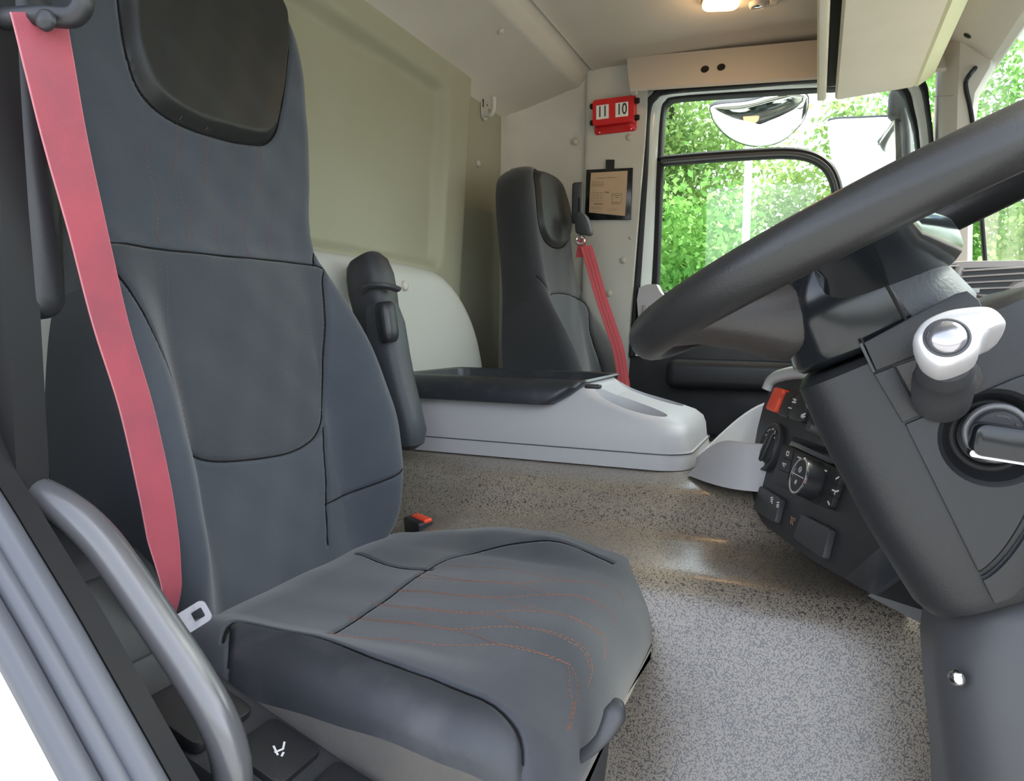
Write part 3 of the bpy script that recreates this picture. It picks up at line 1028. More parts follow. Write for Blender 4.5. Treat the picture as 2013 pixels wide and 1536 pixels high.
V, Ff, Fc, Fr, surfB = pad_body(BO, ES, EH, ED, hs, wB, dB, tab([(0, 0.12), (0.3, 0.13), (0.6, 0.10), (1.06, 0.09)]), 0.045, 0.03, 0.05, seamsB)
inP = inside(Fc, padB); inC = inside(Fc, panB)
add('backrest', sub_geo(V, [f for f, a, b in zip(Ff, inP, inC) if not a and not b] + Fr), M['fabric'], seat, 60)
add('headrest_pad', sub_geo(V, [f for f, a in zip(Ff, inP) if a]), M['vinyl'], seat, 60)
add('back_panel', sub_geo(V, [f for f, a in zip(Ff, inC) if a]), M['rib'], seat, 60)
groove_shades(seat, surfB, seamsB + [np.vstack([padB, padB[:1]])], wB, 0.0013, 0.0020)
# stitching below the headrest
def two(l, o): return [(a + o, b) for a, b in l]
st = []
L1 = [[(295, 190), (294, 300), (305, 345), (318, 400), (320, 480)],
      [(350, 232), (349, 320), (335, 365), (320, 410), (318, 480)], [(357, 236), (356, 330), (366, 380), (380, 430), (377, 490)],
      [(402, 253), (405, 330), (395, 380), (380, 440), (377, 495)], [(409, 256), (412, 340), (425, 400), (437, 440), (434, 500)],
      [(455, 272), (461, 350), (455, 390), (440, 430), (436, 505)], [(462, 274), (468, 350), (480, 410), (490, 450), (488, 508)],
      [(505, 283), (512, 350), (505, 400), (492, 440), (488, 510)], [(512, 283), (518, 360), (525, 410), (535, 450), (533, 512)],
      [(548, 265), (556, 340), (554, 390), (542, 440), (535, 514)]]
for l in L1: st += dash_line(surfB, [bpt(*q) for q in l], 0.0036, 0.0036, 0.0010)
for l in ([(325, 640), (333, 700), (345, 760), (357, 830), (364, 885)], [(322, 490), (328, 560), (328, 640)]):
    st += dash_line(surfB, [bpt(*q) for q in l], 0.0036, 0.0040, 0.0010)
tag(add('back_stitching', cat(*st), M['stitch_dim'], seat, 0), kind='stuff')

# cushion
CO = np.array([-0.79, DY + 0.005, 0.475])
def cpt(px, py, z=0.475):
    p = Z(px, py, z)
    return (float(p[1] - CO[1]), float(p[0] - CO[0]))
CL = 0.585
wC = tab([(0, 0.255), (0.1, 0.275), (0.25, 0.290), (0.42, 0.300), (0.52, 0.300), (0.56, 0.285), (0.585, 0.25)])
def dC(s, h):
    a = np.abs(s)
    d = np.where(s > 0, 0.030 * sst(0.08, 0.34, h), 0.014 * sst(0.02, 0.12, h)) * sst(0.17, 0.235, a) * (1 - 0.75 * sst(0.38, 0.52, h))
    d -= 0.012 * np.exp(-((h - 0.20) / 0.10) ** 2) * (1 - sst(0.1, 0.2, a))
    d -= 0.030 * sst(0.12, 0.0, h)
    d += 0.0014 * np.sin(s * 37 + h * 23) * np.sin(h * 31 - s * 13)
    return d
bolC_px = [(439, 1252), (450, 1234), (475, 1226), (560, 1238), (646, 1260), (781, 1312), (871, 1334), (991, 1373), (1030, 1405), (1049, 1440), (1030, 1468), (990, 1490), (940, 1496), (832, 1478), (700, 1428), (600, 1385), (521, 1348), (455, 1290)]
bolC = np.array([cpt(*q, 0.486 if i < 9 else 0.455) for i, q in enumerate(bolC_px)])
for i in range(len(bolC)):
    if 9 <= i <= 16: bolC[i, 0] = -0.34
bolC = spline(bolC, 5, closed=True)
frontC_px = [(648, 1250), (690, 1212), (740, 1176), (800, 1133), (850, 1102), (900, 1090), (960, 1087), (1060, 1090), (1140, 1098), (1205, 1112)]
fseam = spline(np.array([cpt(*q, 0.475) for q in frontC_px]), 6)
seamsC = [np.vstack([bolC, bolC[:1]]), fseam, spline(np.array([cpt(*q, 0.48) for q in [(700, 1075), (760, 1090), (850, 1102)]]), 4)]
hs = np.concatenate([np.linspace(0, 0.45, 215), np.linspace(0.452, CL, 90)])
V, Ff, Fc, Fr, surfC = pad_body(CO, ES, np.array([1.0, 0, 0]), np.array([0, 0, 1.0]), hs, wC, dC, lambda h: 0.165, 0.050, 0.03, 0.095, seamsC, N=240, lowr=0.85)
inB = inside(Fc, bolC)
add('cushion', sub_geo(V, [f for f, a in zip(Ff, inB) if not a]), M['cushion'], seat, 60)
add('cushion_side', sub_geo(V, Fr), M['side_cloth'], seat, 60)
add('bolster_panel', sub_geo(V, [f for f, a in zip(Ff, inB) if a]), M['bolster'], seat, 60)
groove_shades(seat, surfC, seamsC, wC, 0.0011, 0.0026)
st = []
def crop(x, y): return (600 + x / 2.763, 980 + y / 2.763)
LC = [[(130, 735), (400, 760), (720, 795), (1030, 795), (1200, 815), (1340, 860), (1420, 920), (1470, 1020), (1490, 1120), (1500, 1240)],
      [(230, 640), (480, 672), (790, 706), (1100, 702), (1290, 716), (1430, 755), (1530, 830), (1575, 920), (1590, 1010)],
      [(235, 652), (480, 682), (800, 712), (900, 735), (1030, 785), (1200, 826), (1335, 872), (1410, 930), (1450, 1020), (1468, 1120), (1465, 1230)],
      [(355, 555), (620, 590), (920, 622), (1140, 610), (1290, 614), (1430, 635), (1540, 685), (1620, 760), (1655, 850)],
      [(360, 567), (620, 600), (1000, 640), (1160, 690), (1300, 722), (1425, 765), (1515, 840), (1560, 930)],
      [(480, 487), (760, 520), (1050, 540), (1250, 525), (1400, 530), (1540, 556), (1650, 610), (1710, 700)],
      [(485, 495), (760, 528), (1050, 550), (1160, 580), (1290, 606), (1430, 640), (1530, 690), (1605, 765)],
      [(600, 425), (850, 448), (1120, 466), (1300, 450), (1450, 453), (1570, 468), (1680, 510), (1750, 580)],
      [(600, 430), (850, 455), (1120, 470), (1240, 500), (1330, 520), (1450, 535), (1560, 563), (1650, 618)],
      [(740, 362), (950, 378), (1150, 390), (1270, 415), (1390, 443), (1480, 458)]]
for l in LC:
    pts = [cpt(*crop(*q), 0.475) for q in l]
    # on the rolled front edge walk the line down the curve
    good = []
    for (s_, h_), q in zip(pts, l):
        px, py = crop(*q)
        bs, bh, be = s_, min(h_, CL - 0.002), 1e9
        for hh in np.linspace(max(0, min(h_, CL) - 0.12), CL - 0.001, 60):
            for ss in (s_ - 0.06, s_ - 0.04, s_ - 0.02, s_ - 0.01, s_, s_ + 0.01, s_ + 0.02, s_ + 0.04, s_ + 0.06):
                if abs(ss) > wC(hh) - 0.01: continue
                v_ = surfC(ss, hh) - EYE
                z_ = v_ @ CF
                e_ = (1006.5 + FPX * (v_ @ CR) / z_ - px) ** 2 + (768 - FPX * (v_ @ CU) / z_ - py) ** 2
                if e_ < be: be, bs, bh = e_, ss, hh
        good.append((bs, bh))
    st += dash_line(surfC, good, 0.0044, 0.0026, 0.0013, 0.0007)
tag(add('cushion_stitching', cat(*st), M['stitch'], seat, 0), kind='stuff')
add('suspension_base', box((-0.50, DY, 0.16), (0.50, 0.46, 0.30), 0.03, 2), M['black'], seat)
# front lever under the cushion
lev = spline(np.array([Y(1090, 1510, 0.72), Y(1145, 1486, 0.71), Y(1180, 1456, 0.71), Y(1202, 1420, 0.72), Y(1213, 1390, 0.73), Y(1212, 1376, 0.74)]), 5)
add('height_lever', tube(lev, np.concatenate([np.full(10, 0.007), np.linspace(0.007, 0.012, 8), np.linspace(0.0115, 0.004, 8)]), 12, flat=0.6, up=(0.3, -0.5, 0.8)), M['fairing'], seat)

# folded-up arm rest on the inner side
def oval(c, u, v, a, b, n=24, p=2.6):
    out = []
    for k in range(n):
        t = 2 * math.pi * k / n
        cx, sy = math.cos(t), math.sin(t)
        out.append(np.asarray(c) + np.asarray(u) * a * np.sign(cx) * abs(cx) ** (2 / p) + np.asarray(v) * b * np.sign(sy) * abs(sy) ** (2 / p))
    return out
AY = 1.285
def armx(px, py): return Y(px, py, AY)
# centre line and half width measured along the arm
arm_c = [((690, 503), 0.012), ((703, 502), 0.030), ((715, 522), 0.043), ((728, 560), 0.046), ((735, 590), 0.044)]
def arm_sec(pts, wid, yoff=0.0, n=24, p=3.0):
    secs = []
    P = [armx(*q) for q, _ in pts]
    for i, (q, a) in enumerate(pts):
        t = nrm(P[min(i + 1, len(P) - 1)] - P[max(i - 1, 0)])
        u = nrm(np.cross((0, 1, 0), t))
        secs.append(oval(P[i] + np.array([0, yoff, 0]), u, (0, 1, 0), a, wid[i], n, p))
    return loft(secs)
add('arm_pad', arm_sec([((715, 503), 0.010), ((717, 508), 0.030), ((722, 520), 0.040), ((728, 545), 0.045), ((733, 575), 0.046), ((745, 640), 0.042), ((752, 690), 0.038)], [0.010, 0.028, 0.036, 0.040, 0.040, 0.034, 0.028]), M['black_soft'], seat)
arm = add('arm_rest', arm_sec([((755, 600), 0.030), ((764, 640), 0.036), ((772, 700), 0.037), ((785, 760), 0.036), ((800, 820), 0.036), ((806, 850), 0.037), ((808, 872), 0.030), ((808, 882), 0.012)], [0.030, 0.036, 0.038, 0.036, 0.034, 0.034, 0.028, 0.012], -0.012), M['hub_grain'], seat)
gp = [armx(*q) - np.array([-0.004, 0.050, 0]) for q in ((778, 596), (783, 630), (789, 672))]
add('height_grip', tube(spline(np.array(gp), 6), [0.013, 0.017, 0.019] + [0.020] * 7 + [0.019, 0.017, 0.013], 14, flat=1.0), M['shroud'], arm)
gpc = [p + np.array([0.007, -0.0135, 0]) for p in gp]
add('grip_face', tube(spline(np.array([gpc[0] * 0.85 + gpc[1] * 0.15, gpc[1], gpc[2] * 0.85 + gpc[1] * 0.15]), 5), np.concatenate([[0.003, 0.0065, 0.008], np.full(5, 0.0085), [0.008, 0.0065, 0.003]]), 12), M['key'], arm)
cl = armx(757, 572)
add('hinge_clip', tube(spline(np.array([cl + (-.028, -.030, -.012), cl + (-.015, -.046, .004), cl + (.012, -.046, .008), cl + (.032, -.034, .006), cl + (.036, -.010, .002)]), 5), 0.009, 8, flat=0.6), M['fairing'], seat)

# side control panels of the seat base, sloping down towards the front
def sidept(px, py, y_): return Y(px, py, y_)
def panel_block(name, quad, th, m_, parent, rr=0.18, bev=0.004):
    a, b, c, d = [np.asarray(q, float) for q in quad]          # rear-outer, rear-inner, front-inner, front-outer
    n = nrm(np.cross(b - a, d - a)); n = n if n[2] > 0 else -n
    fr = frame((a + b + c + d) / 4, c - b, a - b)
    P = to2(quad, fr)
    out = []
    k = len(P)
    for i in range(k):
        p0, p1, p2 = np.array(P[i - 1]), np.array(P[i]), np.array(P[(i + 1) % k])
        s0, s1 = p1 + (p0 - p1) * rr, p1 + (p2 - p1) * rr
        for t in np.linspace(0, 1, 5):
            out.append((1 - t) ** 2 * s0 + 2 * t * (1 - t) * p1 + t * t * s1)
    sgn = 1 if fr[3][2] > 0 else -1
    fr0 = (fr[0] - n * th, fr[1], fr[2], fr[3])
    return add(name, prism(out, th * sgn, fr0, bev), M[m_], parent), (fr[0], fr[1], fr[2], n)
ZS = [(-0.86, 0.600), (-0.72, 0.590), (-0.697, 0.574), (-0.640, 0.487), (-0.612, 0.464), (-0.52, 0.432), (-0.40, 0.39), (-0.20, 0.345)]
def sz(x): return float(np.interp(x, [p[0] for p in ZS], [p[1] for p in ZS]))
shell = []
for x_ in sorted(list(np.linspace(-0.86, -0.20, 24)) + [-0.72, -0.697, -0.64, -0.612]):
    z_ = sz(x_)
    shell.append([(x_, 0.505, 0.12), (x_, 0.500, z_ - 0.03), (x_, 0.510, z_ - 0.008), (x_, 0.53, z_), (x_, 0.600, z_ + 0.002), (x_, 0.612, z_ - 0.005), (x_, 0.612, 0.12)])
add('side_cover', loft(shell), M['black_soft'], seat)
def sq(x0, x1, y0, y1, lift): return [(x0, y0, sz(x0) + lift), (x0, y1, sz(x0) + lift), (x1, y1, sz(x1) + lift), (x1, y0, sz(x1) + lift)]
panel_block('cover_inset', sq(-0.698, -0.642, 0.512, 0.585, 0.003), 0.006, 'shroud', seat)
b1, f1 = panel_block('recline_pad', sq(-0.608, -0.528, 0.510, 0.590, 0.010), 0.012, 'shroud', seat)
b2, f2 = panel_block('seat_switch', sq(-0.512, -0.448, 0.530, 0.598, 0.008), 0.010, 'shroud', seat)
b3, f3 = panel_block('seat_switch', sq(-0.432, -0.37, 0.530, 0.598, 0.008), 0.010, 'shroud', seat)
def iconfr(f_): return (f_[0] + f_[3] * 0.0005, nrm((0.35, -0.93, -0.1)), nrm(np.cross(f_[3], nrm((0.35, -0.93, -0.1)))), f_[3])
fi = iconfr(f1)
add('seat_icon', strokes([[(-0.012, 0.004), (-0.004, 0.010), (0.004, 0.003)], arc(-0.010, 0.000, 0.006, 0, 360, 14), [(0.002, 0.012), (0.006, -0.010)], [(-0.004, -0.004), (0.014, 0.002)], [(0.012, -0.003), (0.015, 0.002), (0.011, 0.006)], [(-0.002, -0.012), (0.004, -0.012)]], 0.0018, fi), M['print'], b1, 0)
fi = iconfr(f2)
add('seat_icon', strokes([[(-0.010, 0.004), (0.000, 0.006), (0.008, 0.0)], [(0.0, -0.004), (0.010, 0.004)], [(0.004, 0.008), (0.010, 0.008)]], 0.0022, fi), M['print'], b2, 0)
# belt retractor housing on the outer rear of the cushion, with a red end
add('retractor', tube([Y(262, 1230, 0.60), Y(285, 1268, 0.595), Y(325, 1310, 0.59)], [0.016, 0.024, 0.020], 14, flat=0.8), M['black'], seat)
add('retractor_belt', box(Y(312, 1325, 0.585), (0.040, 0.036, 0.016), 0.005), M['belt2'], seat)
cap(Y(286, 1268, 0.572), (0.2, -0.75, 0.6), 0.007, seat, 'fairing', 'bolt')

# ---------------------------------------------------------------- driver belt, tongue, guide, buckle
blt = thing('seat_belt', 'faded red seat belt hanging in front of the driver seat', 'seat belt', (-0.655, 0.56, 0.50))
bl_px = [((76, 24), 0.445, 47), ((98, 130), 0.452, 43), ((130, 280), 0.468, 38), ((175, 460), 0.492, 33), ((219, 640), 0.520, 31), ((268, 800), 0.550, 30), ((304, 960), 0.572, 30), ((321, 1060), 0.583, 28), ((331, 1115), 0.588, 22), ((337, 1160), 0.592, 17), ((330, 1205), 0.592, 14)]
P = np.array([Y(*q, y_) for q, y_, _ in bl_px])
Wp = np.array([w_ for _, _, w_ in bl_px], float)
Pf = spline(P, 6); wf = np.interp(np.linspace(0, len(P) - 1, len(Pf)), np.arange(len(P)), Wp)
W = []
for p_, w_ in zip(Pf, wf):
    dep = (p_ - EYE) @ CF
    half = w_ * dep / FPX * 1.0
    real = 0.0235
    half = min(half, real)
    tilt = math.sqrt(max(0, real ** 2 - half ** 2))
    rd_ = nrm(p_ - EYE)
    W.append(nrm(CR - rd_ * np.dot(rd_, CR)) * half + rd_ * tilt * 0.9)
webb = add('webbing', ribbon(Pf, W, 0.0016), M['belt'], blt, 60)
for sgn in (-1, 1):
    add('selvedge', tube([p_ + sgn * w_ * 0.985 for p_, w_ in zip(Pf, W)], 0.0009, 6), M['selvedge'], webb)
lo = [Y(330, 1150, 0.595), Y(326, 1185, 0.594), Y(330, 1215, 0.592), Y(320, 1290, 0.585), Y(300, 1330, 0.58)]
add('lap_webbing', ribbon(spline(np.array(lo), 4), [np.array([0.010, -0.012, 0.012])] * 17, 0.0016), M['belt2'], blt, 60)
# tongue
tf = frame(Y(374, 1219, 0.598), Y(400, 1203, 0.606) - Y(352, 1233, 0.590), np.array([0.15, 0.45, 0.9]))
tfn = tf
outl = rrect(0.044, 0.025, 0.006, 4)
hole = rrect(0.013, 0.011, 0.0015, 4, 0.010, 0.0)
def plate_hole(o_, h_, th, fr):
    secs = []
    for z_, q in ((0, o_), (th, o_), (th, h_), (0, h_), (0, o_)):
        secs.append(place([(a, b, z_) for a, b in q], fr))
    return loft(secs, cap=False)
add('tongue', plate_hole(outl, hole, 0.003, tf), M['steel'], blt, 30)
add('tongue_grip', box(tf[0] - tf[1] * 0.034 - tf[2] * 0.002, (0.030, 0.036, 0.014), 0.005, 2, tf[1], tf[2]), M['black'], blt)
# shoulder guide on the pillar
gd = Y(62, 18, 0.445)
gdo = thing('belt_guide', 'black belt guide on the dark pillar at the top left', 'belt guide', gd)
add('guide_loop', tube(spline(np.array([gd + (-0.045, .004, 0.0), gd + (-0.02, -.004, -0.006), gd + (0.015, .0, -0.008), gd + (0.036, .012, -0.006), gd + (0.04, .014, 0.014), gd + (0.0, .0, 0.045), gd + (-0.045, .004, 0.03)]), 5, True), 0.009, 10, closed=True), M['black'], gdo)
cap(gd + np.array([0.028, -0.008, -0.016]), (0.2, -1, 0), 0.009, gdo, 'black', 'bolt')
add('adjuster_cover', box((-0.70, 0.470, 1.00), (0.10, 0.045, 0.30), 0.02, 3), M['black'], gdo)
add('red_slack', ribbon([gd + (-0.028, .02, -0.02), gd + (-0.030, .024, -0.08), gd + (-0.024, .030, -0.12)], [np.array([0.018, 0.006, 0.0])] * 3, 0.0016), M['belt2'], gdo)
# buckle
bk = thing('belt_buckle', 'black belt buckle with a bright red button beside the cushion', 'belt buckle', (-0.70, 1.24, 0.46))
bc = Y(826, 1032, 1.235)
bdir = nrm((-0.15, -0.05, 1)); bu = nrm((0.86, -0.50, 0.0))
add('body', box(bc + np.array([0, 0, -0.016]), (0.058, 0.030, 0.06), 0.005, 2, bu, bdir - bu * np.dot(bu, bdir)) if False else box(bc + np.array([-0.002, 0, -0.016]), (0.062, 0.034, 0.060), 0.006, 2, bu, np.cross(bdir, bu)), M['black'], bk)
add('button', box(bc + np.array([0.004, -0.002, 0.014]), (0.052, 0.018, 0.008), 0.003, 2, bu, np.cross(bdir, bu)), M['orange'], bk)
add('stalk', tube([bc + (-0.01, 0, -0.04), bc + (-0.03, -0.02, -0.12), bc + (-0.06, -0.05, -0.22)], 0.009, 8), M['black'], bk)
sp = add('frame_strap', ribbon([Y(745, 1005, 1.19), Y(754, 1035, 1.19), Y(768, 1062, 1.19)], [np.array([0.008, 0.004, 0])] * 3, 0.004), M['black'], seat)

# ---------------------------------------------------------------- passenger seat
PY = 2.20
pseat = thing('passenger_seat', 'dark passenger seat standing against the rear wall by the far door', 'seat', (-0.45, PY, 0.14))
PO = np.array([-0.62, PY, 0.43])
def ppt(px, py, off=0.0):
    p = onp(px, py, PO + ED * off, ED)
    return (float(np.dot(p - PO, ES)), float(np.dot(p - PO, EH)))
wP = tab([(0.0, 0.22), (0.1, 0.245), (0.20, 0.255), (0.30, 0.252), (0.40, 0.235), (0.50, 0.205), (0.58, 0.190), (0.70, 0.190), (0.80, 0.185), (0.87, 0.165), (0.91, 0.130), (0.93, 0.085)])
bolP = tab([(0.0, 0.06), (0.15, 0.085), (0.30, 0.080), (0.45, 0.045), (0.56, 0.012), (0.66, 0.004), (0.95, 0.004)])
padP = spline(np.array([ppt(*q, 0.012) for q in [(1052, 335), (1054, 380), (1060, 425), (1068, 455), (1082, 478), (1103, 487), (1118, 478), (1123, 450), (1123, 390), (1108, 350), (1080, 334)]]), 5, closed=True)
panP = spline(np.array([(-0.150, 0.52), (0.150, 0.52), (0.158, 0.40), (0.165, 0.20), (0.14, 0.13), (0.0, 0.10), (-0.14, 0.13), (-0.165, 0.20), (-0.158, 0.40)]), 6, closed=True)
seamsP = [np.vstack([panP, panP[:1]]), spline(np.array([(-0.150, 0.52), (-0.175, 0.56), (-0.19, 0.60)]), 4), spline(np.array([(0.150, 0.52), (0.175, 0.56), (0.19, 0.60)]), 4), spline(np.array([(-0.165, 0.25), (-0.215, 0.14), (-0.25, 0.10)]), 4)]
def dP(s, h):
    a = np.abs(s)
    b = np.interp(h, np.linspace(0, 0.95, 50), [bolP(t) for t in np.linspace(0, 0.95, 50)])
    d = b * sst(0.125, 0.215, a) + 0.012 * sst(0.62, 0.85, h)
    P2 = np.stack([s, h], 1)
    dd = seg_dist(P2, padP, True); sg = np.where(inside(P2, padP), dd, -dd)
    return d + 0.014 * sst(0.0, 0.018, sg) - 0.003 * np.exp(-(sg / 0.004) ** 2)
hs = np.concatenate([np.linspace(0, 0.86, 170), np.linspace(0.865, 0.93, 20)])
V, Ff, Fc, Fr, surfP = pad_body(PO, ES, EH, ED, hs, wP, dP, tab([(0, 0.16), (0.4, 0.15), (0.7, 0.12), (0.95, 0.10)]), 0.040, 0.03, 0.045, seamsP, N=110)
inP = inside(Fc, padP); inC = inside(Fc, panP)
add('backrest', sub_geo(V, [f for f, a, b in zip(Ff, inP, inC) if not a and not b] + Fr), M['fabric_dark'], pseat, 60)
add('headrest_pad', sub_geo(V, [f for f, a in zip(Ff, inP) if a]), M['vinyl'], pseat, 60)
add('back_panel', sub_geo(V, [f for f, a in zip(Ff, inC) if a]), M['rib'], pseat, 60)
groove_shades(pseat, surfP, seamsP + [np.vstack([padP, padP[:1]])], wP, 0.0014, 0.0020)
cv, cf = rbox((0.50, 0.48, 0.14), 0.045, 4)
add('cushion', (place(cv, frame((-0.36, PY, 0.42), (1, 0, -0.03), (0, 1, 0))), cf), M['fabric_dark'], pseat)
add('seat_base', box((-0.40, PY, 0.25), (0.42, 0.40, 0.22), 0.02), M['black'], pseat)
# belt guide on the seat shoulder
gc = Y(1151, 452, 2.275)
pg = thing('shoulder_belt_guide', 'grey belt guide on the passenger seat shoulder', 'belt guide', gc)
hous = spline(np.array([gc + (-0.024, 0, 0.045), gc + (-0.004, 0, 0.050), gc + (0.014, 0, 0.030), gc + (0.026, 0, -0.006), gc + (0.018, 0, -0.020), gc + (-0.004, 0, -0.016), gc + (-0.024, 0, -0.008)]), 4, True)
gf = frame(gc, (1, 0, 0), (0, 0, 1))
add('housing', prism(to2(hous, gf), 0.035, gf, 0.006), M['fairing'], pg)
add('loop', ring(gc + (-0.010, -0.022, -0.034), (0.2, -1, 0.2), 0.013, 0.0045, 16, 8), M['chrome'], pg)
add('adjuster_slot', box(Y(1139, 412, 2.285), (0.006, 0.01, 0.075), 0.002, 1), M['hole'], pg)
add('adjuster_rail', box(Y(1136, 400, 2.300), (0.035, 0.03, 0.13), 0.008), M['fairing'], pg)
pb = thing('passenger_belt', 'thin red belt slanting down beside the passenger seat', 'seat belt', (-0.42, 2.28, 0.56))
bp_ = [((1152, 484), 2.262), ((1163, 520), 2.268), ((1180, 580), 2.275), ((1200, 640), 2.285), ((1216, 690), 2.29), ((1226, 752), 2.29), ((1232, 800), 2.28)]
Pp = spline(np.array([Y(*q, y_) for q, y_ in bp_]), 5)
add('webbing', ribbon(Pp, [np.array([0.0155, 0.010, 0.004])] * len(Pp), 0.0018), M['belt2'], pb, 60)
for d_ in (-0.30, 0.32):
    add('webbing_crease', tube([p_ + np.array([0.0155, 0.010, 0.004]) * d_ + np.array([0.0, -0.0014, 0]) for p_ in Pp], 0.0009, 6), M['belt'], pb)
add('slack', ribbon([Y(1145, 470, 2.268), Y(1142, 492, 2.27), Y(1140, 506, 2.272)], [np.array([0.012, 0.006, 0.002])] * 3, 0.0018), M['belt2'], pb, 60)

# ================================================================== ENGINE COVER CONSOLE
con = thing('centre_console', 'grey storage console on the engine cover between the seats', 'console', (-0.55, 1.60, 0.57))
CY0, CY1 = 1.43, 1.80
cx0, cx1 = -0.885, -0.215
# side profile (x, z) of the console: long body, raked nose
def console_body():
    stn = [(0.0, 0.571), (0.0, 0.598), (0.004, 0.600)]
    secs = []
    # horizontal rounded-rectangle sections going up, the nose drawing back with height
    for z, nose, ins, r in ((0.571, 0.000, 0.0, 0.07), (0.602, -0.004, 0.002, 0.07), (0.604, -0.007, 0.005, 0.07), (0.635, -0.010, 0.008, 0.07), (0.652, -0.016, 0.012, 0.07), (0.664, -0.032, 0.015, 0.07), (0.674, -0.065, 0.019, 0.065), (0.690, -0.125, 0.026, 0.055), (0.706, -0.180, 0.034, 0.045), (0.722, -0.216, 0.042, 0.04), (0.731, -0.226, 0.052, 0.04)):
        w = (cx1 + nose) - cx0 - ins * 0.5; h = CY1 - CY0 - 2 * ins
        c = ((cx1 + nose) + cx0 + ins * 0.5) / 2
        secs.append([(c + p[0], (CY0 + CY1) / 2 + p[1], z) for p in rrect(w, h, min(r, h / 2 - 0.01), 7)])
    return loft(secs)
body = add('body', console_body(), M['grey'], con, 35)
cut(body, box((-0.76, 1.615, 0.76), (0.57, 0.30, 0.14), 0.02))
add('base_joint', tube(np.array([((cx0 + cx1) / 2 + p[0], (CY0 + CY1) / 2 + p[1], 0.6025) for p in rrect(cx1 - cx0 - 0.004, CY1 - CY0 - 0.004, 0.07, 7)]), 0.0012, 6, closed=True), M['fairing'], con)
# black tray lid: raised rim round a shallow tray
tx0, tx1 = -0.905, -0.425
def tray():
    secs = []
    cy = (CY0 + CY1) / 2; hy = (CY1 - CY0) / 2
    def rr(x0, x1, h, r, z, slant=0.0):
        pts = rrect(x1 - x0, 2 * h, r, 6)
        return [((x0 + x1) / 2 + p[0] + (slant * max(0.0, p[0])), cy + p[1], z) for p in pts]
    secs.append(rr(tx0 + 0.02, -0.515, hy - 0.010, 0.03, 0.686))
    secs.append(rr(tx0 + 0.003, -0.500, hy + 0.002, 0.03, 0.688))
    secs.append(rr(tx0, -0.470, hy + 0.001, 0.032, 0.706))
    secs.append(rr(tx0 + 0.004, -0.446, hy - 0.008, 0.034, 0.725))
    secs.append(rr(tx0 + 0.016, -0.436, hy - 0.022, 0.036, 0.736))
    secs.append(rr(tx0 + 0.030, -0.440, hy - 0.036, 0.034, 0.740))
    secs.append(rr(tx0 + 0.042, -0.452, hy - 0.046, 0.03, 0.737))
    secs.append(rr(tx0 + 0.050, -0.462, hy - 0.054, 0.03, 0.708))
    secs.append(rr(tx0 + 0.060, -0.472, hy - 0.062, 0.03, 0.702))
    return loft(secs)
add('tray_lid', tray(), M['tray'], con, 35)
add('lid_latch', box(Z(1166, 760, 0.738), (0.030, 0.018, 0.008), 0.003), M['black'], con)
# two oval cup wells sunk in the raked nose
WN = nrm((0.32, 0, 1))
for q in ((1237, 795), (1277, 778)):
    c = onp(*q, (-0.345, 1.6, 0.688), WN)
    fr_ = (c, nrm((1, -0.10, -0.32)), np.array([0, 1.0, 0]), WN)
    el = [(0.080 * math.cos(t), 0.044 * math.sin(t)) for t in np.linspace(0, 2 * math.pi, 40, endpoint=False)]
    secs = []
    for k, z in ((1.06, 0.05), (1.04, 0.004), (0.98, -0.004), (0.92, -0.02), (0.88, -0.045), (0.80, -0.052)):
        secs.append(place([(p[0] * k, p[1] * k, z) for p in el], fr_))
    cut(body, loft(secs))
# storage scoop beside the switch panel
sc = thing('storage_scoop', 'curved grey open storage scoop beside the switch panel', 'storage tray', (-0.1, 1.42, 0.57))
def scoop():
    out_, inn_ = [], []
    secs = []
    for t in np.linspace(0, 1, 16):
        x = -0.205 + 0.165 * t
        y0 = 1.445 - 0.095 * math.sin(min(1, t * 1.5) * math.pi / 2)
        y1 = 1.455 + 0.16 * math.sin(min(1, t * 1.3) * math.pi / 2)
        zn = 0.60 + 0.050 * math.sin(min(1, t * 2.2) * math.pi / 2)
        zb = 0.60 + 0.105 * math.sin(min(1, t * 1.15) * math.pi / 2)
        w = 0.010
        zf = 0.586
        secs.append([(x - 0.012 * (1 - t), y0 - 0.03, 0.571), (x, y0 - 0.008, zn - 0.018), (x, y0, zn - 0.002), (x, y0 + w * 0.5, zn), (x, y0 + w, zn - 0.004), (x, y0 + w + 0.006, zf), (x, y1 - w - 0.004, zf), (x, y1 - w, zb - 0.004), (x, y1 - w * 0.5, zb), (x, y1, zb - 0.002), (x, y1 + 0.01, 0.571)])
    return loft(secs)
add('scoop_body', scoop(), M['grey'], sc, 40)

# ================================================================== DASHBOARD
# lower switch stack turned towards the driver
PL = nrm((0.37, -0.93, 0.0))
tl_ = math.radians(17)
PT = nrm((0.93 * math.sin(tl_), 0.37 * math.sin(tl_), math.cos(tl_)))
PN = np.cross(PL, PT)
if np.dot(PN, EYE - np.array([-0.1, 1.36, 0.6])) < 0: PN = -PN
KC = Y(1512, 880, 1.36)
pf = (KC, PL, PT, np.cross(PL, PT))
SG = 1 if np.dot(pf[3], PN) > 0 else -1
def P2(px, py, off=0.0): 
    p = onp(px, py, KC + PN * off, PN)
    return (float(np.dot(p - KC, PL)), float(np.dot(p - KC, PT)))
def pfr(off): return (KC + PN * off, PL, PT, PN) if SG > 0 else (KC + PN * off, PL, PT, np.cross(PL, PT))
stack = thing('switch_panel', 'black switch panel with heater controls leaning towards the driver', 'control panel', (0.05, 1.3, 0.4))
po = [(1515, 762), (1500, 800), (1489, 843), (1480, 895), (1477, 930), (1479, 970), (1485, 1001), (1499, 1028), (1550, 1068), (1604, 1106), (1652, 1134), (1707, 1166), (1762, 1118), (1770, 1050), (1750, 900), (1700, 780), (1640, 745), (1560, 738), (1530, 745)]
po2 = [P2(*q) for q in po]
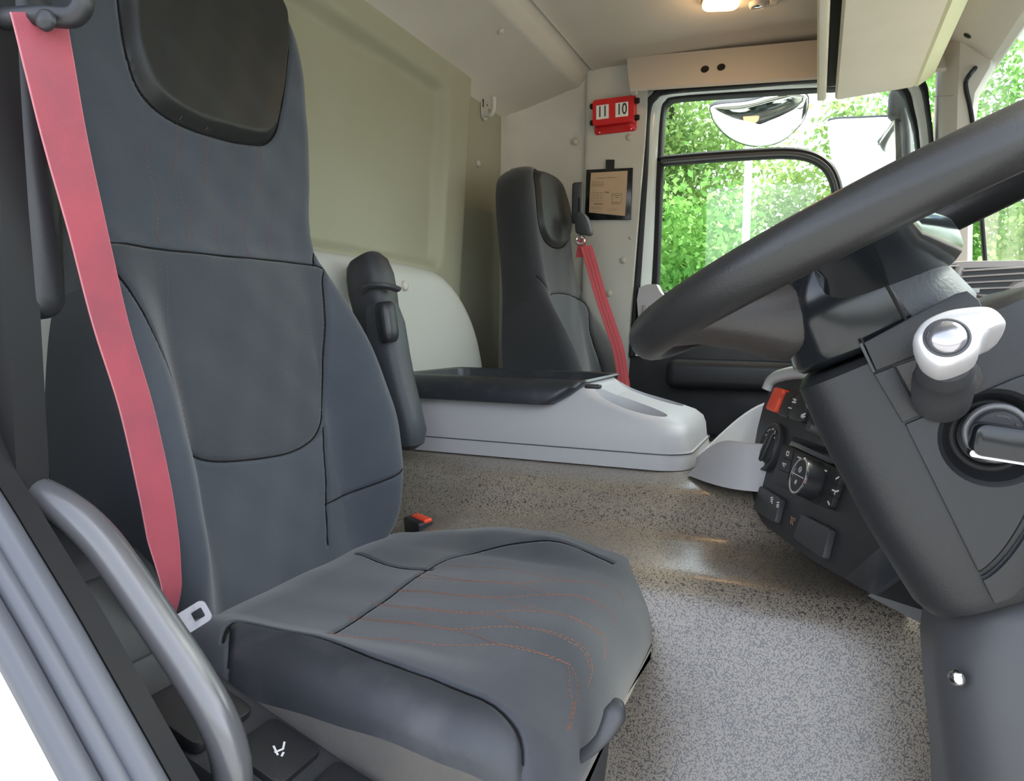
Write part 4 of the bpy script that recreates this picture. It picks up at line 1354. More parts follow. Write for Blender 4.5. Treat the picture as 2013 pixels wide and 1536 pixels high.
add('panel_face', prism(po2, -0.15 * SG, pfr(0.0), 0), M['black'], stack, 25)
# soft pale edge above the panel
rim = [KC + PL * a + PT * b + PN * 0.002 for a, b in [P2(*q) for q in [(1512, 768), (1522, 748), (1545, 738), (1580, 733), (1630, 740)]]]
add('top_edge', tube(spline(np.array(rim), 5), 0.012, 10), M['grey_light'], stack)
def pbtn(nm, quad, m_, th=0.008, rr=0.12, bev=0.002, parent=None):
    P = [np.array(P2(*q)) for q in quad]
    out = []
    for i in range(4):
        p0, p1, p2_ = P[i - 1], P[i], P[(i + 1) % 4]
        s0, s1 = p1 + (p0 - p1) * rr, p1 + (p2_ - p1) * rr
        for t in np.linspace(0, 1, 4): out.append((1 - t) ** 2 * s0 + 2 * t * (1 - t) * p1 + t * t * s1)
    return add(nm, prism(out, th * SG, pfr(0.0005), bev), M[m_], parent or stack, 30)
def pst(nm, lines, w, off, parent, m_='print'):
    fr_ = (KC + PN * off, PL, PT, PN)
    return add(nm, strokes([[P2(*q, off) for q in l] for l in lines], w, fr_, 0.0003, 0.0004), M[m_], parent, 0)
def c2(x, y): return (1450 + x / 3.84, 720 + y / 3.84)      # measured from an enlargement
def C2(*l): return [c2(*q) for q in l]
hz = pbtn('hazard_switch', C2((325, 172), (398, 188), (325, 365), (255, 335)), 'orange', 0.012)
pst('switch_icon', [C2((322, 228), (332, 215), (341, 232), (322, 236))], 0.0016, 0.0130, hz, 'belt')
s1 = pbtn('axle_switch', C2((408, 205), (478, 225), (420, 405), (340, 378)), 'shroud', 0.010)
pst('switch_icon', [C2((420, 246), (445, 258)), C2((432, 252), (424, 272)), C2((412, 270), (442, 276)), C2((384, 312), (408, 320))], 0.0022, 0.0108, s1)
s2 = pbtn('traction_switch', C2((482, 226), (590, 245), (530, 440), (424, 407)), 'shroud', 0.010)
pst('switch_icon', [C2((516, 290), (530, 282), (545, 284)), C2((520, 302), (540, 296)), C2((526, 312), (548, 302)), C2((480, 372), (500, 362), (515, 360)), C2((478, 384), (505, 372)), C2((488, 392), (512, 380))], 0.0022, 0.0108, s2)
rd = pbtn('radio_frame', C2((575, 355), (760, 440), (720, 570), (535, 495)), 'shroud', 0.007)
pbtn('radio_display', C2((612, 375), (780, 450), (740, 560), (588, 488)), 'screen', 0.009, 0.05)
sl = pbtn('dark_slot', C2((430, 530), (800, 660), (800, 800), (390, 600)), 'screen', 0.0015, 0.05, 0.0005)
hv = pbtn('heater_unit', C2((375, 592), (840, 810), (735, 1100), (290, 880)), 'shroud', 0.008, 0.10)
# key gaps and symbols of the heater unit
for l in (C2((345, 690), (410, 718)), C2((315, 780), (385, 810)), C2((425, 640), (380, 860)), C2((700, 760), (650, 900), (612, 1040)), C2((705, 882), (800, 916)), C2((690, 965), (765, 1012)), C2((560, 930), (650, 975)), C2((480, 985), (600, 1045))):
    pst('key_gap', [l], 0.0012, 0.0086, hv, 'hole')
for l in (C2((455, 686), (480, 698)), C2((645, 780), (675, 795)), C2((372, 645), (390, 650), (384, 678), (370, 672), (372, 645)), C2((340, 732), (368, 742), (352, 760), (340, 732)), C2((742, 852), (768, 838)), C2((715, 935), (740, 945), (730, 968)), C2((745, 948), (765, 942)), C2((682, 1020), (695, 1048))):
    pst('key_symbol', [l], 0.0022, 0.0088, hv)
kc = np.array(P2(*c2(475, 832), 0.03)); kO = KC + PL * kc[0] + PT * kc[1]
dial = add('dial', lathe(kO + PN * 0.006, PN, [(0, 0.029), (0.018, 0.028), (0.026, 0.027)], 32), M['black'], hv)
add('dial_ring', ring(kO + PN * 0.032, PN, 0.0255, 0.0022, 40, 8), M['chrome'], dial)
add('dial_face', lathe(kO + PN * 0.030, PN, [(0, 0.025), (0.002, 0.024), (0.003, 0.002)], 32), M['shroud'], dial)
ff = (kO + PN * 0.0335, PL, PT, PN)
add('dial_symbol', strokes([arc(0.0, 0.009, 0.004, 0, 360, 10), [(-0.004, 0.009), (0.004, 0.009)], arc(0.0, -0.010, 0.0028, 0, 360, 10), [(-0.003, -0.010), (0.003, -0.010)], [(-0.02, 0.0), (0.02, 0.0)]], 0.0011, ff), M['print'], dial, 0)
# light switch
lc = np.array(P2(*c2(237, 610), 0.006)); lO = KC + PL * lc[0] + PT * lc[1]
lk = add('light_switch', lathe(lO, PN, [(0, 0.043), (0.006, 0.043), (0.009, 0.039), (0.006, 0.036), (0.005, 0.030), (0.008, 0.028), (0.009, 0.002)], 40), M['black_soft'], stack)
add('bezel_ring', ring(lO + PN * 0.008, PN, 0.0415, 0.0016, 40, 8), M['fairing'], lk)
add('turn_bar', box(lO + PN * 0.010, (0.016, 0.060, 0.012), 0.005, 2, PL * 0.95 - PT * 0.2, PT), M['shroud'], lk)
fl_ = (lO + PN * 0.0098, PL, PT, PN)
add('light_symbol', strokes([[(-0.020, 0.024), (-0.016, 0.028)], [(-0.012, 0.030), (-0.010, 0.026)], [(-0.002, 0.033), (-0.002, 0.027)], [(0.003, 0.033), (0.003, 0.027)], arc(0.012, 0.027, 0.003, -90, 90, 6), [(0.018, 0.020), (0.024, 0.018)], [(-0.024, 0.016), (-0.019, 0.019)]], 0.0017, fl_), M['print'], lk, 0)
bl1 = pbtn('blank_switch', C2((205, 912), (368, 1010), (318, 1198), (150, 1088)), 'key', 0.009, 0.10)
pst('switch_icon', [C2((250, 995), (268, 992)), C2((252, 1008), (268, 1006), (262, 1024), (250, 1020)), C2((258, 1034), (264, 1036)), C2((298, 1030), (316, 1030)), C2((298, 1046), (312, 1048), (308, 1066), (296, 1062), (298, 1046))], 0.0020, 0.0098, bl1)
bl2 = pbtn('blank_cover', C2((525, 1128), (748, 1240), (690, 1470), (458, 1310)), 'key', 0.009, 0.10)
pst('heat_mark', [C2((405, 1138), (412, 1152), (402, 1168), (404, 1190)), C2((418, 1144), (424, 1158), (414, 1174), (416, 1200)), C2((432, 1146), (436, 1160), (430, 1172))], 0.0016, 0.0012, stack, 'print_dim')
# scuffed lower trim between panel and column
lt = [(1652, 1134), (1707, 1166), (1773, 1120), (1745, 1060), (1720, 1075)]
add('lower_trim', prism([P2(*q, 0.012) for q in lt], 0.006 * SG, pfr(0.001), 0.001), M['tray'], stack, 25)
kp = [Y(1706, 1172, 1.02), Y(1776, 1100, 1.02), Y(1900, 1150, 1.0), Y(1900, 1265, 0.99), Y(1850, 1246, 1.0)]
kick = thing('kick_panel', 'plain grey kick panel below the switch panel beside the column', 'panel', kp[0])
kn = nrm(np.cross(kp[1] - kp[0], kp[4] - kp[0]))
kfr = frame(kp[0], kp[4] - kp[0], kp[1] - kp[0])
kpoly = to2(kp, kfr)
sgk = -1 if np.dot(kfr[3], EYE - kp[0]) > 0 else 1
add('kick_plate', prism(kpoly, 0.012 * sgk, kfr, 0), M['fairing'], kick, 25)

# dashboard: passenger block whose near end carries the air vents
dash = thing('dashboard', 'taupe dashboard with slatted air vents under the windscreen', 'dashboard', (0.40, 1.9, 0.5))
dpf = [(0.235, 0.955), (0.26, 0.985), (0.32, 1.000), (0.50, 1.000), (0.56, 0.99), (0.56, 0.55), (0.34, 0.55), (0.26, 0.86), (0.235, 0.90)]
add('dash_top', extr(dpf, 1, 1.84, 2.46, 3), M['dash'], dash, 30)
add('dash_lower', extr([(0.28, 0.86), (0.36, 0.86), (0.55, 0.80), (0.55, 0.20), (0.40, 0.20), (0.30, 0.60)], 1, 1.30, 2.46, 3), M['black_soft'], dash, 30)
add('dash_driver', extr([(0.36, 0.82), (0.40, 0.90), (0.50, 0.94), (0.60, 0.94), (0.60, 0.30), (0.42, 0.30)], 1, 0.42, 1.84, 3), M['dash'], dash, 30)
vy = 1.835
vfr = frame((0, vy, 0), (1, 0, 0), (0, 0, 1))
def VP(l): return to2([Y(*q, vy) for q in l], vfr)
hood = [(1832, 518), (1832, 528), (1880, 560), (1912, 580), (1960, 592), (2060, 600), (2060, 512), (1900, 514)]
add('vent_housing', prism(VP(hood), 0.012, vfr, 0.003), M['dash'], dash, 30)
add('vent_cavity', prism(VP([(1893, 528), (1886, 556), (1912, 578), (1985, 582), (2000, 556), (2040, 540), (2040, 524)]), 0.0125, vfr, 0), M['black'], dash, 30)
add('vent_cavity', prism(VP([(1838, 522), (1850, 536), (1870, 546), (1884, 528), (1880, 520)]), 0.0125, vfr, 0), M['black'], dash, 30)
for a, b in (((1892, 533), (2040, 524)), ((1889, 545), (2035, 536)), ((1888, 557), (2012, 551)), ((1895, 569), (1998, 565)), ((1840, 525), (1884, 523)), ((1845, 533), (1880, 532)), ((1855, 541), (1876, 540))):
    add('vent_slat', tube([Y(*a, vy - 0.016), Y(*b, vy - 0.016)], 0.0040, 6, flat=0.6, up=(0, 0, 1)), M['dash'], dash)
add('vent_divider', tube([Y(1886, 526, vy - 0.016), Y(1876, 552, vy - 0.016)], 0.008, 8), M['dash'], dash)
add('vent_knob', box(Y(1914, 572, vy - 0.020), (0.020, 0.012, 0.010), 0.002), M['grey_light'], dash)
add('vent_lobe', lathe(Y(2012, 588, vy + 0.01), (0, -1, 0), [(0, 0.045), (0.02, 0.044), (0.028, 0.036), (0.030, 0.002)], 28), M['dash'], dash)

# ================================================================== STEERING WHEEL AND COLUMN
WC = np.array([0.05, 0.80, 0.943])
WA = nrm((0.45, 0, -0.893))          # down the column
WS = nrm((0.893, 0, 0.45))           # in the wheel plane, forward and up
WY = np.array([0, 1.0, 0])
def LW(s, y, a): return WC + WS * s + WY * y + WA * a
wheel = thing('steering_wheel', 'black four spoke steering wheel seen almost edge on', 'steering wheel', LW(0, 0, 0.09))
RR = 0.236
rimP = [LW(RR * math.cos(t), RR * math.sin(t), 0) for t in np.linspace(0, 2 * math.pi, 96, endpoint=False)]
add('rim', tube(rimP, 0.0215, 20, closed=True), M['wheel'], wheel, 80)
def srect(s0, s1, hy, a, n=48, p=3.2):
    c, h = (s0 + s1) / 2, (s1 - s0) / 2
    out = []
    for k in range(n):
        t = 2 * math.pi * k / n
        cx, sy = math.cos(t), math.sin(t)
        out.append(LW(c + h * np.sign(cx) * abs(cx) ** (2 / p), hy * np.sign(sy) * abs(sy) ** (2 / p), a))
    return out
hub_t = [(-0.012, -0.070, -0.020, 0.055), (-0.004, -0.088, 0.000, 0.078), (0.010, -0.100, 0.014, 0.092), (0.03, -0.110, 0.026, 0.099), (0.055, -0.118, 0.036, 0.102), (0.08, -0.121, 0.043, 0.102), (0.088, -0.121, 0.045, 0.101), (0.094, -0.115, 0.042, 0.096)]
def tsec(s0, s1, w): return [srect(-9, 9, 9, 0)]
V, F = loft([srect(s0, s1, hy, a) for a, s0, s1, hy in hub_t])
V = np.array(V)
fs = [np.mean([np.dot(V[i] - WC, WS) for i in f]) for f in F]
add('hub', sub_geo(V.tolist(), [f for f, q in zip(F, fs) if q <= -0.022]), M['gloss'], wheel, 50)
add('hub_cover', sub_geo(V.tolist(), [f for f, q in zip(F, fs) if q > -0.022]), M['hub_grain'], wheel, 50)
add('hub_seam', tube(spline(np.array([LW(-0.024, -0.092, -0.004), LW(-0.024, -0.0955, 0.02), LW(-0.022, -0.1015, 0.05), LW(-0.021, -0.103, 0.09)]), 4), 0.0015, 6), M['hole'], wheel)
def spoke(ang, secs_, m_):
    d = WS * math.cos(ang) + WY * math.sin(ang)
    t = -WS * math.sin(ang) + WY * math.cos(ang)
    out = []
    for r, w, a0, a1 in secs_:
        out.append(oval(WC + d * r + WA * (a0 + a1) / 2, t, WA, w / 2, (a1 - a0) / 2, 24, 3.0))
    return add('spoke', loft(out), M[m_], wheel, 60)
for sg_ in (-1, 1):
    spoke(sg_ * math.radians(100), [(0.055, 0.120, 0.004, 0.060), (0.100, 0.105, 0.000, 0.052), (0.150, 0.080, -0.002, 0.034), (0.195, 0.078, -0.008, 0.022), (0.225, 0.090, -0.012, 0.014)], 'gloss')
    spoke(math.pi + sg_ * math.radians(24), [(0.060, 0.100, 0.012, 0.090), (0.100, 0.095, 0.010, 0.087), (0.135, 0.085, 0.004, 0.072), (0.165, 0.080, -0.002, 0.048), (0.195, 0.080, -0.008, 0.028), (0.228, 0.090, -0.013, 0.016)], 'skirt')

col = thing('steering_column', 'charcoal steering column housing carrying stalk and ignition lock', 'steering column', (0.25, 0.8, 0.0))
def csec(s0, s1, y0, y1, a, r=0.045, n=6):
    return [LW((s0 + s1) / 2 + p[0], (y0 + y1) / 2 + p[1], a) for p in rrect(s1 - s0, y1 - y0, r, n)]
core = [csec(-0.110, 0.075, -0.10, 0.10, 0.098, 0.03), csec(-0.122, 0.085, -0.108, 0.108, 0.104, 0.04), csec(-0.124, 0.095, -0.110, 0.110, 0.15), csec(-0.121, 0.11, -0.110, 0.110, 0.24), csec(-0.113, 0.12, -0.108, 0.108, 0.315), csec(-0.106, 0.12, -0.100, 0.100, 0.330, 0.04), csec(-0.09, 0.11, -0.085, 0.085, 0.336, 0.04)]
shroud = add('shroud', loft(core), M['shroud'], col, 50)
YN = 0.80 - 0.110
cfr = frame((0, YN, 0), (1, 0, 0), (0, 0, 1))         # normal points out of the door
def plate(nm, pts, m_, th=0.0035, bev=0.0012, parent=None):
    return add(nm, prism(to2([Y(*q, YN - th) for q in pts], cfr), th, cfr, bev), M[m_], parent or col, 30)
plate('edge_strip', [(1688, 676), (1695, 673), (1722, 731), (1716, 734)], 'fairing')
plate('upper_plate', [(1698, 674), (1790, 624), (1880, 577), (1902, 572), (1925, 590), (1945, 640), (1880, 668), (1800, 700), (1723, 729)], 'shroud')
plate('middle_plate', [(1718, 736), (1757, 721), (1811, 815), (1775, 832)], 'shroud')
plate('stalk_recess', [(1760, 720), (1812, 814), (1905, 777), (1928, 764), (1936, 745), (1928, 720), (1895, 690), (1820, 700)], 'skirt', 0.0015)
lower_plate = plate('lower_plate', [(1780, 835), (1908, 781), (1990, 746), (2080, 715), (2130, 900), (2110, 1060), (2020, 1150), (1990, 1178), (1955, 1188), (1864, 1005)], 'shroud')
# clip line at the foot of the housing
grv = tube(spline(np.array([Y(1870, 1140, YN - 0.0035), Y(1905, 1138, YN - 0.0035), Y(1940, 1126, YN - 0.0035), Y(1985, 1080, YN - 0.0035), Y(2030, 1005, YN - 0.0035), Y(2090, 880, YN - 0.0035)]), 5), 0.0042, 10)
cut(lower_plate, grv)
# lower fairing down to the floor
fsec = []
for z, x0, x1, y0, y1 in ((0.0, 0.165, 0.50, 0.64, 0.96), (0.15, 0.155, 0.50, 0.65, 0.95), (0.30, 0.142, 0.50, 0.655, 0.94), (0.42, 0.130, 0.50, 0.66, 0.93), (0.50, 0.118, 0.49, 0.665, 0.92), (0.545, 0.112, 0.47, 0.675, 0.91), (0.575, 0.112, 0.45, 0.685, 0.90), (0.61, 0.120, 0.42, 0.69, 0.90), (0.66, 0.16, 0.40, 0.70, 0.89)):
    r = 0.075
    fsec.append([((x0 + x1) / 2 + p[0], (y0 + y1) / 2 + p[1], z) for p in rrect(x1 - x0, y1 - y0, r, 7)])
add('lower_fairing', loft(fsec), M['fairing'], col, 60)
cap(Y(1880, 1334, 0.70), (-0.6, -0.8, 0), 0.007, col, 'chrome', 'screw')
# stalk with silver teardrop knob
stk = thing('column_stalk', 'silver teardrop knob on the column stalk', 'stalk', Y(1862, 700, 0.66))
def kc3(x, y): return (1650 + x / 3.49, 560 + y / 3.49)
kn_px = [(510, 370), (528, 300), (590, 232), (730, 170), (900, 142), (1030, 140), (1105, 178), (1148, 245), (1095, 282), (1030, 312), (985, 370), (955, 445), (870, 505), (725, 552), (640, 540), (555, 475)]
KN = nrm((-0.10, -0.89, 0.43))
KP = Y(1868, 655, 0.598)
kO_ = spline(np.array([onp(*kc3(*q), KP, KN) for q in kn_px]), 4, closed=True)
kcen = kO_.mean(0)
def ksec(k, d): return [kcen + (p - kcen) * k - KN * d for p in kO_]
add('knob', loft([ksec(0.60, 0.046), ksec(0.80, 0.042), ksec(0.93, 0.034), ksec(1.0, 0.022), ksec(1.015, 0.012), ksec(1.0, 0.005), ksec(0.95, 0.001), ksec(0.86, -0.0008), ksec(0.5, -0.001)]), M['silver'], stk, 60)
dc = onp(*kc3(737, 368), KP, KN)
add('button', lathe(dc, KN, [(-0.002, 0.0128), (0.002, 0.0126), (0.0045, 0.0115), (0.0068, 0.008), (0.0078, 0.001)], 28), M['button'], stk, 60)
add('button_gap', ring(dc + KN * 0.0008, KN, 0.0138, 0.0013, 32, 6), M['fairing'], stk)
cb = onp(*kc3(735, 520), KP - KN * 0.030, KN)
add('collar', lathe(cb, -KN, [(0, 0.017), (0.012, 0.0195), (0.020, 0.0195), (0.028, 0.017), (0.038, 0.022), (0.075, 0.022)], 28), M['black_soft'], stk, 50)
# ignition lock and key
ign = thing('ignition_lock', 'round black ignition lock with a key in it', 'ignition lock', Y(1955, 905, YN))
ic = Y(1955, 862, YN - 0.004)
bowl = lathe(ic - np.array([0, 0.02, 0]), (0, 1, 0), [(0, 0.050), (0.016, 0.0445), (0.019, 0.0415), (0.024, 0.036), (0.034, 0.031), (0.040, 0.024), (0.041, 0.001)], 40)
cut(shroud, bowl); cut(lower_plate, bowl)
ic = ic + np.array([0, 0.006, 0])
add('recess_ring', ring(ic + (0.0, 0.012, 0), (0, 1, 0), 0.0275, 0.004, 36, 10), M['rubber'], ign)
add('bezel', ring(ic + (0.002, -0.003, 0.004), (0, 1, 0), 0.0215, 0.0032, 36, 10), M['bar'], ign)
add('barrel', lathe(ic + np.array([0.002, -0.001, 0.004]), (0, -1, 0), [(-0.02, 0.021), (0.006, 0.0185), (0.0075, 0.017), (0.0078, 0.001)], 32), M['black_soft'], ign, 40)
ku = nrm((0.93, 0, -0.10)); kv = nrm(np.cross((0, -1.0, 0), ku))
kfr3 = (ic + np.array([0.004, -0.007, -0.001]), ku, np.cross(np.array([0, -1.0, 0]), ku), np.array([0, -1.0, 0]))
add('key_head', prism(rrect(0.044, 0.026, 0.008, 5), 0.022, kfr3, 0.003), M['gloss'], ign, 40)
kf4 = (kfr3[0] - kfr3[2] * 0.012 + np.array([0, -0.004, 0]), kfr3[1], kfr3[2], kfr3[3])
add('key_edge', prism(rrect(0.045, 0.006, 0.0029, 4), 0.014, kf4, 0.002), M['chrome'], ign, 40)
add('lock_mark', strokes([arc(0, 0, 0.0145, 60, 100, 8), arc(0, 0, 0.0145, 15, 40, 6)], 0.0016, (ic + np.array([0.002, -0.0088, 0.004]), np.array([1.0, 0, 0]), np.array([0, 0, 1.0]), np.array([0, -1.0, 0]))), M['fairing'], ign, 0)
# dark wiper stalk end just behind
wst = thing('wiper_stalk', 'dark rounded stalk end at the right edge', 'stalk', Y(2020, 690, 0.72))
add('stalk_body', tube(spline(np.array([Y(2060, 780, 0.80), Y(2030, 720, 0.74), Y(2012, 672, 0.70)]), 4), [0.010, 0.012, 0.014, 0.016, 0.018, 0.018, 0.017, 0.014, 0.006], 14), M['gloss'], wst)

# ================================================================== GRAB BAR by the door
gb = thing('grab_bar', 'grey curved grab bar beside the driver seat at the door opening', 'grab bar', (-0.45, 0.50, 0.30))
gpx = [((-25, 968), 0.470), ((20, 962), 0.468), ((72, 972), 0.468), ((140, 1010), 0.470), ((196, 1062), 0.474), ((250, 1135), 0.478), ((310, 1225), 0.482), ((370, 1315), 0.486), ((420, 1400), 0.488), ((448, 1470), 0.490), ((458, 1540), 0.490), ((455, 1640), 0.490)]
add('bar_tube', tube(spline(np.array([Y(*q, y_ - 0.014) for q, y_ in gpx]), 6), 0.0168, 18), M['bar'], gb, 80)

# ================================================================== OVERHEAD
loc = thing('overhead_locker', 'beige overhead locker panel hanging above the windscreen', 'locker', (0.12, 1.4, 1.60))
ZL = 1.600
fe = Z(1606, 200, ZL - 0.006)
yF = 2.36
def xl(px, py, z): return float(Z(px, py, z)[0])
x_lip0 = float(Y(1606, 198, yF)[0]); x_lip1 = float(Y(1624, 198, yF)[0]); x_p0 = float(Y(1641, 195, yF)[0]); x_p1 = float(Y(1795, 168, yF)[0]); x_b1 = float(Y(1836, 150, yF)[0])
zl = float(Y(1606, 200, yF)[2]); zp0 = float(Y(1645, 195, yF)[2]); zp1 = float(Y(1795, 170, yF)[2]); zb1 = float(Y(1836, 150, yF)[2])
add('lip', box(((x_lip0 + x_lip1) / 2, 1.36, zl + 0.06), (x_lip1 - x_lip0, 2.0, 0.12), 0.006), M['locker'], loc)
add('groove', box(((x_lip1 + x_p0) / 2, 1.36, zl + 0.085), (x_p0 - x_lip1 + 0.012, 1.98, 0.10), 0.002, 1), M['hole'], loc)
def yext(prof, y0, y1, rnd=0.03):
    secs = []
    c = np.mean(np.array(prof), 0)
    for y_, k in ((y0, 0.97), (y0 + 0.01, 1.0), (y1 - rnd, 1.0), (y1 - rnd * 0.3, 0.985), (y1, 0.93)):
        secs.append([(c[0] + (p[0] - c[0]) * k, y_, c[1] + (p[1] - c[1]) * k) for p in prof])
    return loft(secs)
add('panel', yext([(x_p0, zp0), (x_p0 + 0.006, zp0 - 0.005), (x_p1, zp1 - 0.004), (x_p1 + 0.002, zp1 + 0.09), (x_p0, zp0 + 0.09)], 0.37, yF), M['locker'], loc)
add('cream_edge', yext([(x_p1, zp1 - 0.003), (x_p1 + 0.008, zp1 - 0.006), (x_b1 - 0.006, zb1 - 0.004), (x_b1, zb1 + 0.006), (x_b1, zb1 + 0.08), (x_p1, zb1 + 0.08)], 0.37, yF - 0.004), M['locker_edge'], loc)

lampo = thing('dome_lamp', 'lit interior lamp with amber glow on the headlining', 'lamp', (-0.2, 2.05, ZC))
la, lb = Z(1380, 10, 1.712), Z(1537, 4, 1.712)
lu = nrm(lb - la); lcen = (la + lb) / 2 - np.array([0.0, 0.012, 0.0])
ll = np.linalg.norm(lb - la)
lfr = frame(lcen + np.array([0, 0, 0.014]), lu, np.array([0, 1.0, 0]))
if lfr[3][2] > 0: lfr = (lfr[0], lfr[1], -lfr[2], -lfr[3])
add('housing', prism(rrect(ll, 0.088, 0.030, 6), 0.014, lfr, 0.005), M['head_trim'], lampo, 40)
lfr2 = (lfr[0] - lu * ll * 0.25, lfr[1], lfr[2], lfr[3])
add('lens', prism(rrect(ll * 0.46, 0.076, 0.024, 6), 0.024, lfr2, 0.008, 3), M['lamp'], lampo, 60)
so = lfr[0] + lu * ll * 0.20 + lfr[3] * 0.014 + np.array([0, 0.012, 0])
add('reading_spot', lathe(so, lfr[3], [(0, 0.023), (0.010, 0.021), (0.012, 0.017), (0.009, 0.014), (0.010, 0.002)], 24), M['head_trim'], lampo, 40)
add('spot_lens', lathe(so + lfr[3] * 0.0095, lfr[3], [(0, 0.0135), (0.003, 0.010), (0.004, 0.001)], 20), M['chrome'], lampo, 60)
add('rocker_switch', box(lfr[0] + lu * ll * 0.40 + lfr[3] * 0.016, (0.022, 0.030, 0.010), 0.003, 2, lu, (0, 1, 0)), M['head_trim'], lampo)
pt = bpy.data.lights.new('dome_bulb', 'POINT')
pt.energy = 0.35; pt.color = (1.0, 0.62, 0.30); pt.shadow_soft_size = 0.03
pto = bpy.data.objects.new('dome_bulb', pt); COL.objects.link(pto)
pto.parent = lampo
pto.location = [float(v) for v in (lfr2[0] + lfr[3] * 0.05 - np.array(lampo.location))]

# ================================================================== THINGS ON THE WALLS
# red number box
rbx = thing('number_box', 'red plastic box with white labels reading 11 and 10', 'box', Y(1208, 262, YP))
c_ = [Y(1165, 198, YP - 0.02), Y(1248, 187, YP - 0.02), Y(1250, 252, YP - 0.02), Y(1168, 262, YP - 0.02)]
cc = sum(c_) / 4
ru = nrm(c_[1] - c_[0])
rfr = frame(np.array([cc[0], YP - 0.001, cc[2]]), ru, (0, 0, 1))
wB_, hB_ = np.linalg.norm(c_[1] - c_[0]), np.linalg.norm(c_[3] - c_[0])
add('back_plate', prism(rrect(wB_, hB_ + 0.006, 0.010, 4), 0.006, rfr, 0.002), M['red'], rbx, 40)
cfr2 = (rfr[0] + rfr[2] * 0.008, rfr[1], rfr[2], rfr[3])
add('cover', prism(rrect(wB_ * 0.97, hB_ * 0.78, 0.010, 5), 0.034, cfr2, 0.007, 3), M['red'], rbx, 50)
yo = 0.034
for tx, sx in (('11', -0.036), ('10', 0.030)):
    f_ = (rfr[0] + rfr[1] * sx + rfr[2] * 0.008 + rfr[3] * yo, rfr[1], rfr[2], rfr[3])
    lab = add('number_label', prism(rrect(0.043, 0.046, 0.001, 2), 0.0006, f_, 0), M['white'], rbx, 0)
    tfr = (f_[0] + rfr[3] * 0.0009, rfr[1], rfr[2], rfr[3])
    add('number_print', text_geo(tx, 0.050, tfr, 0.0006, 0.72), M['ink'], lab, 0)
for sx in (-1, 1):
    for sy in (0.28, -0.22):
        p = rfr[0] + rfr[1] * sx * (wB_ / 2 + 0.000) + rfr[2] * (hB_ * sy + 0.006) + rfr[3] * 0.014
        add('rubber_clip', cyl(p - rfr[1] * sx * 0.004, p + rfr[1] * sx * 0.012, 0.009, 14, 0.002), M['rubber'], rbx)
for sx in (-1, 1):
    for sy in (-1, 1):
        p = rfr[0] + rfr[1] * sx * (wB_ / 2 - 0.018) + rfr[2] * sy * (hB_ / 2 - 0.004) + rfr[3] * 0.006
        cap(p, rfr[3], 0.0032, rbx, 'chrome', 'screw')

# framed notice taped to the lining
nf = thing('framed_notice', 'small black frame holding a tan printed sheet, taped to the pillar', 'picture frame', Y(1195, 432, YP))
nc = [Y(1153, 334, YP - 0.006), Y(1244, 330, YP - 0.006), Y(1240, 432, YP - 0.006), Y(1150, 433, YP - 0.006)]
nO = sum(nc) / 4
nfr = frame(np.array([nO[0], YP - 0.001, nO[2]]), nc[1] - nc[0], (0.02, 0, 1))
outn = to2(nc, nfr)
add('frame_board', prism(outn, 0.008, nfr, 0.0015), M['gloss'], nf, 30)
pp = to2([Y(*q, YP - 0.009) for q in [(1162, 340), (1234, 336), (1232, 375), (1229, 425), (1158, 418), (1160, 370)]], nfr)
nfr2 = (nfr[0] + nfr[3] * 0.0085, nfr[1], nfr[2], nfr[3])
sheet = add('sheet', prism(pp, 0.0008, nfr2, 0), M['paper'], nf, 0)
nfr3 = (nfr[0] + nfr[3] * 0.0096, nfr[1], nfr[2], nfr[3])
def N2(x, y): return to2([Y(930 + x / 4.654, 150 + y / 4.654, YP - 0.0096)], nfr)[0]
lines = []
for x0, x1, y0 in ((1130, 1290, 930), (1120, 1200, 940), (1090, 1130, 1045), (1230, 1330, 925), (1080, 1190, 1200), (1090, 1190, 1215), (1230, 1330, 1215), (1230, 1310, 1228), (1085, 1180, 1240)):
    lines.append([N2(x0, y0), N2(x1, y0)])
for gx in (1095, 1120, 1150, 1180): lines.append([N2(gx, 965), N2(gx - 4, 1010)]); lines.append([N2(gx + 12, 965), N2(gx + 8, 1005)]); lines.append([N2(gx - 6, 1060), N2(gx - 10, 1140)])
for gy in (965, 990, 1010, 1065, 1090, 1115, 1140): lines.append([N2(1085, gy), N2(1200, gy + 2)])
add('sheet_print', strokes(lines, 0.0010, nfr3, 0.0002, 0.0003), M['ink_soft'], sheet, 0)
bx_ = [[N2(1275, 1075), N2(1362, 1075), N2(1358, 1155), N2(1272, 1152), N2(1275, 1075)], [N2(1285, 1092), N2(1345, 1092)], [N2(1300, 1110), N2(1335, 1110)], [N2(1262, 1165), N2(1345, 1168)]]
add('sheet_print', strokes(bx_, 0.0012, nfr3, 0.0002, 0.0003), M['ink'], sheet, 0)
for l_ in ([N2(1106, 1168), N2(1190, 1170)], [N2(1207, 1062), N2(1247, 1064)]):
    add('print_block', strokes([l_], 0.0050, nfr3, 0.0002, 0.0003), M['ink_soft'], sheet, 0)
tp = to2([Y(*q, YP - 0.010) for q in [(1191, 314), (1207, 314), (1206, 336), (1191, 337)]], nfr)
add('tape', prism(tp, 0.0105, nfr, 0), M['ink'], nf, 0)

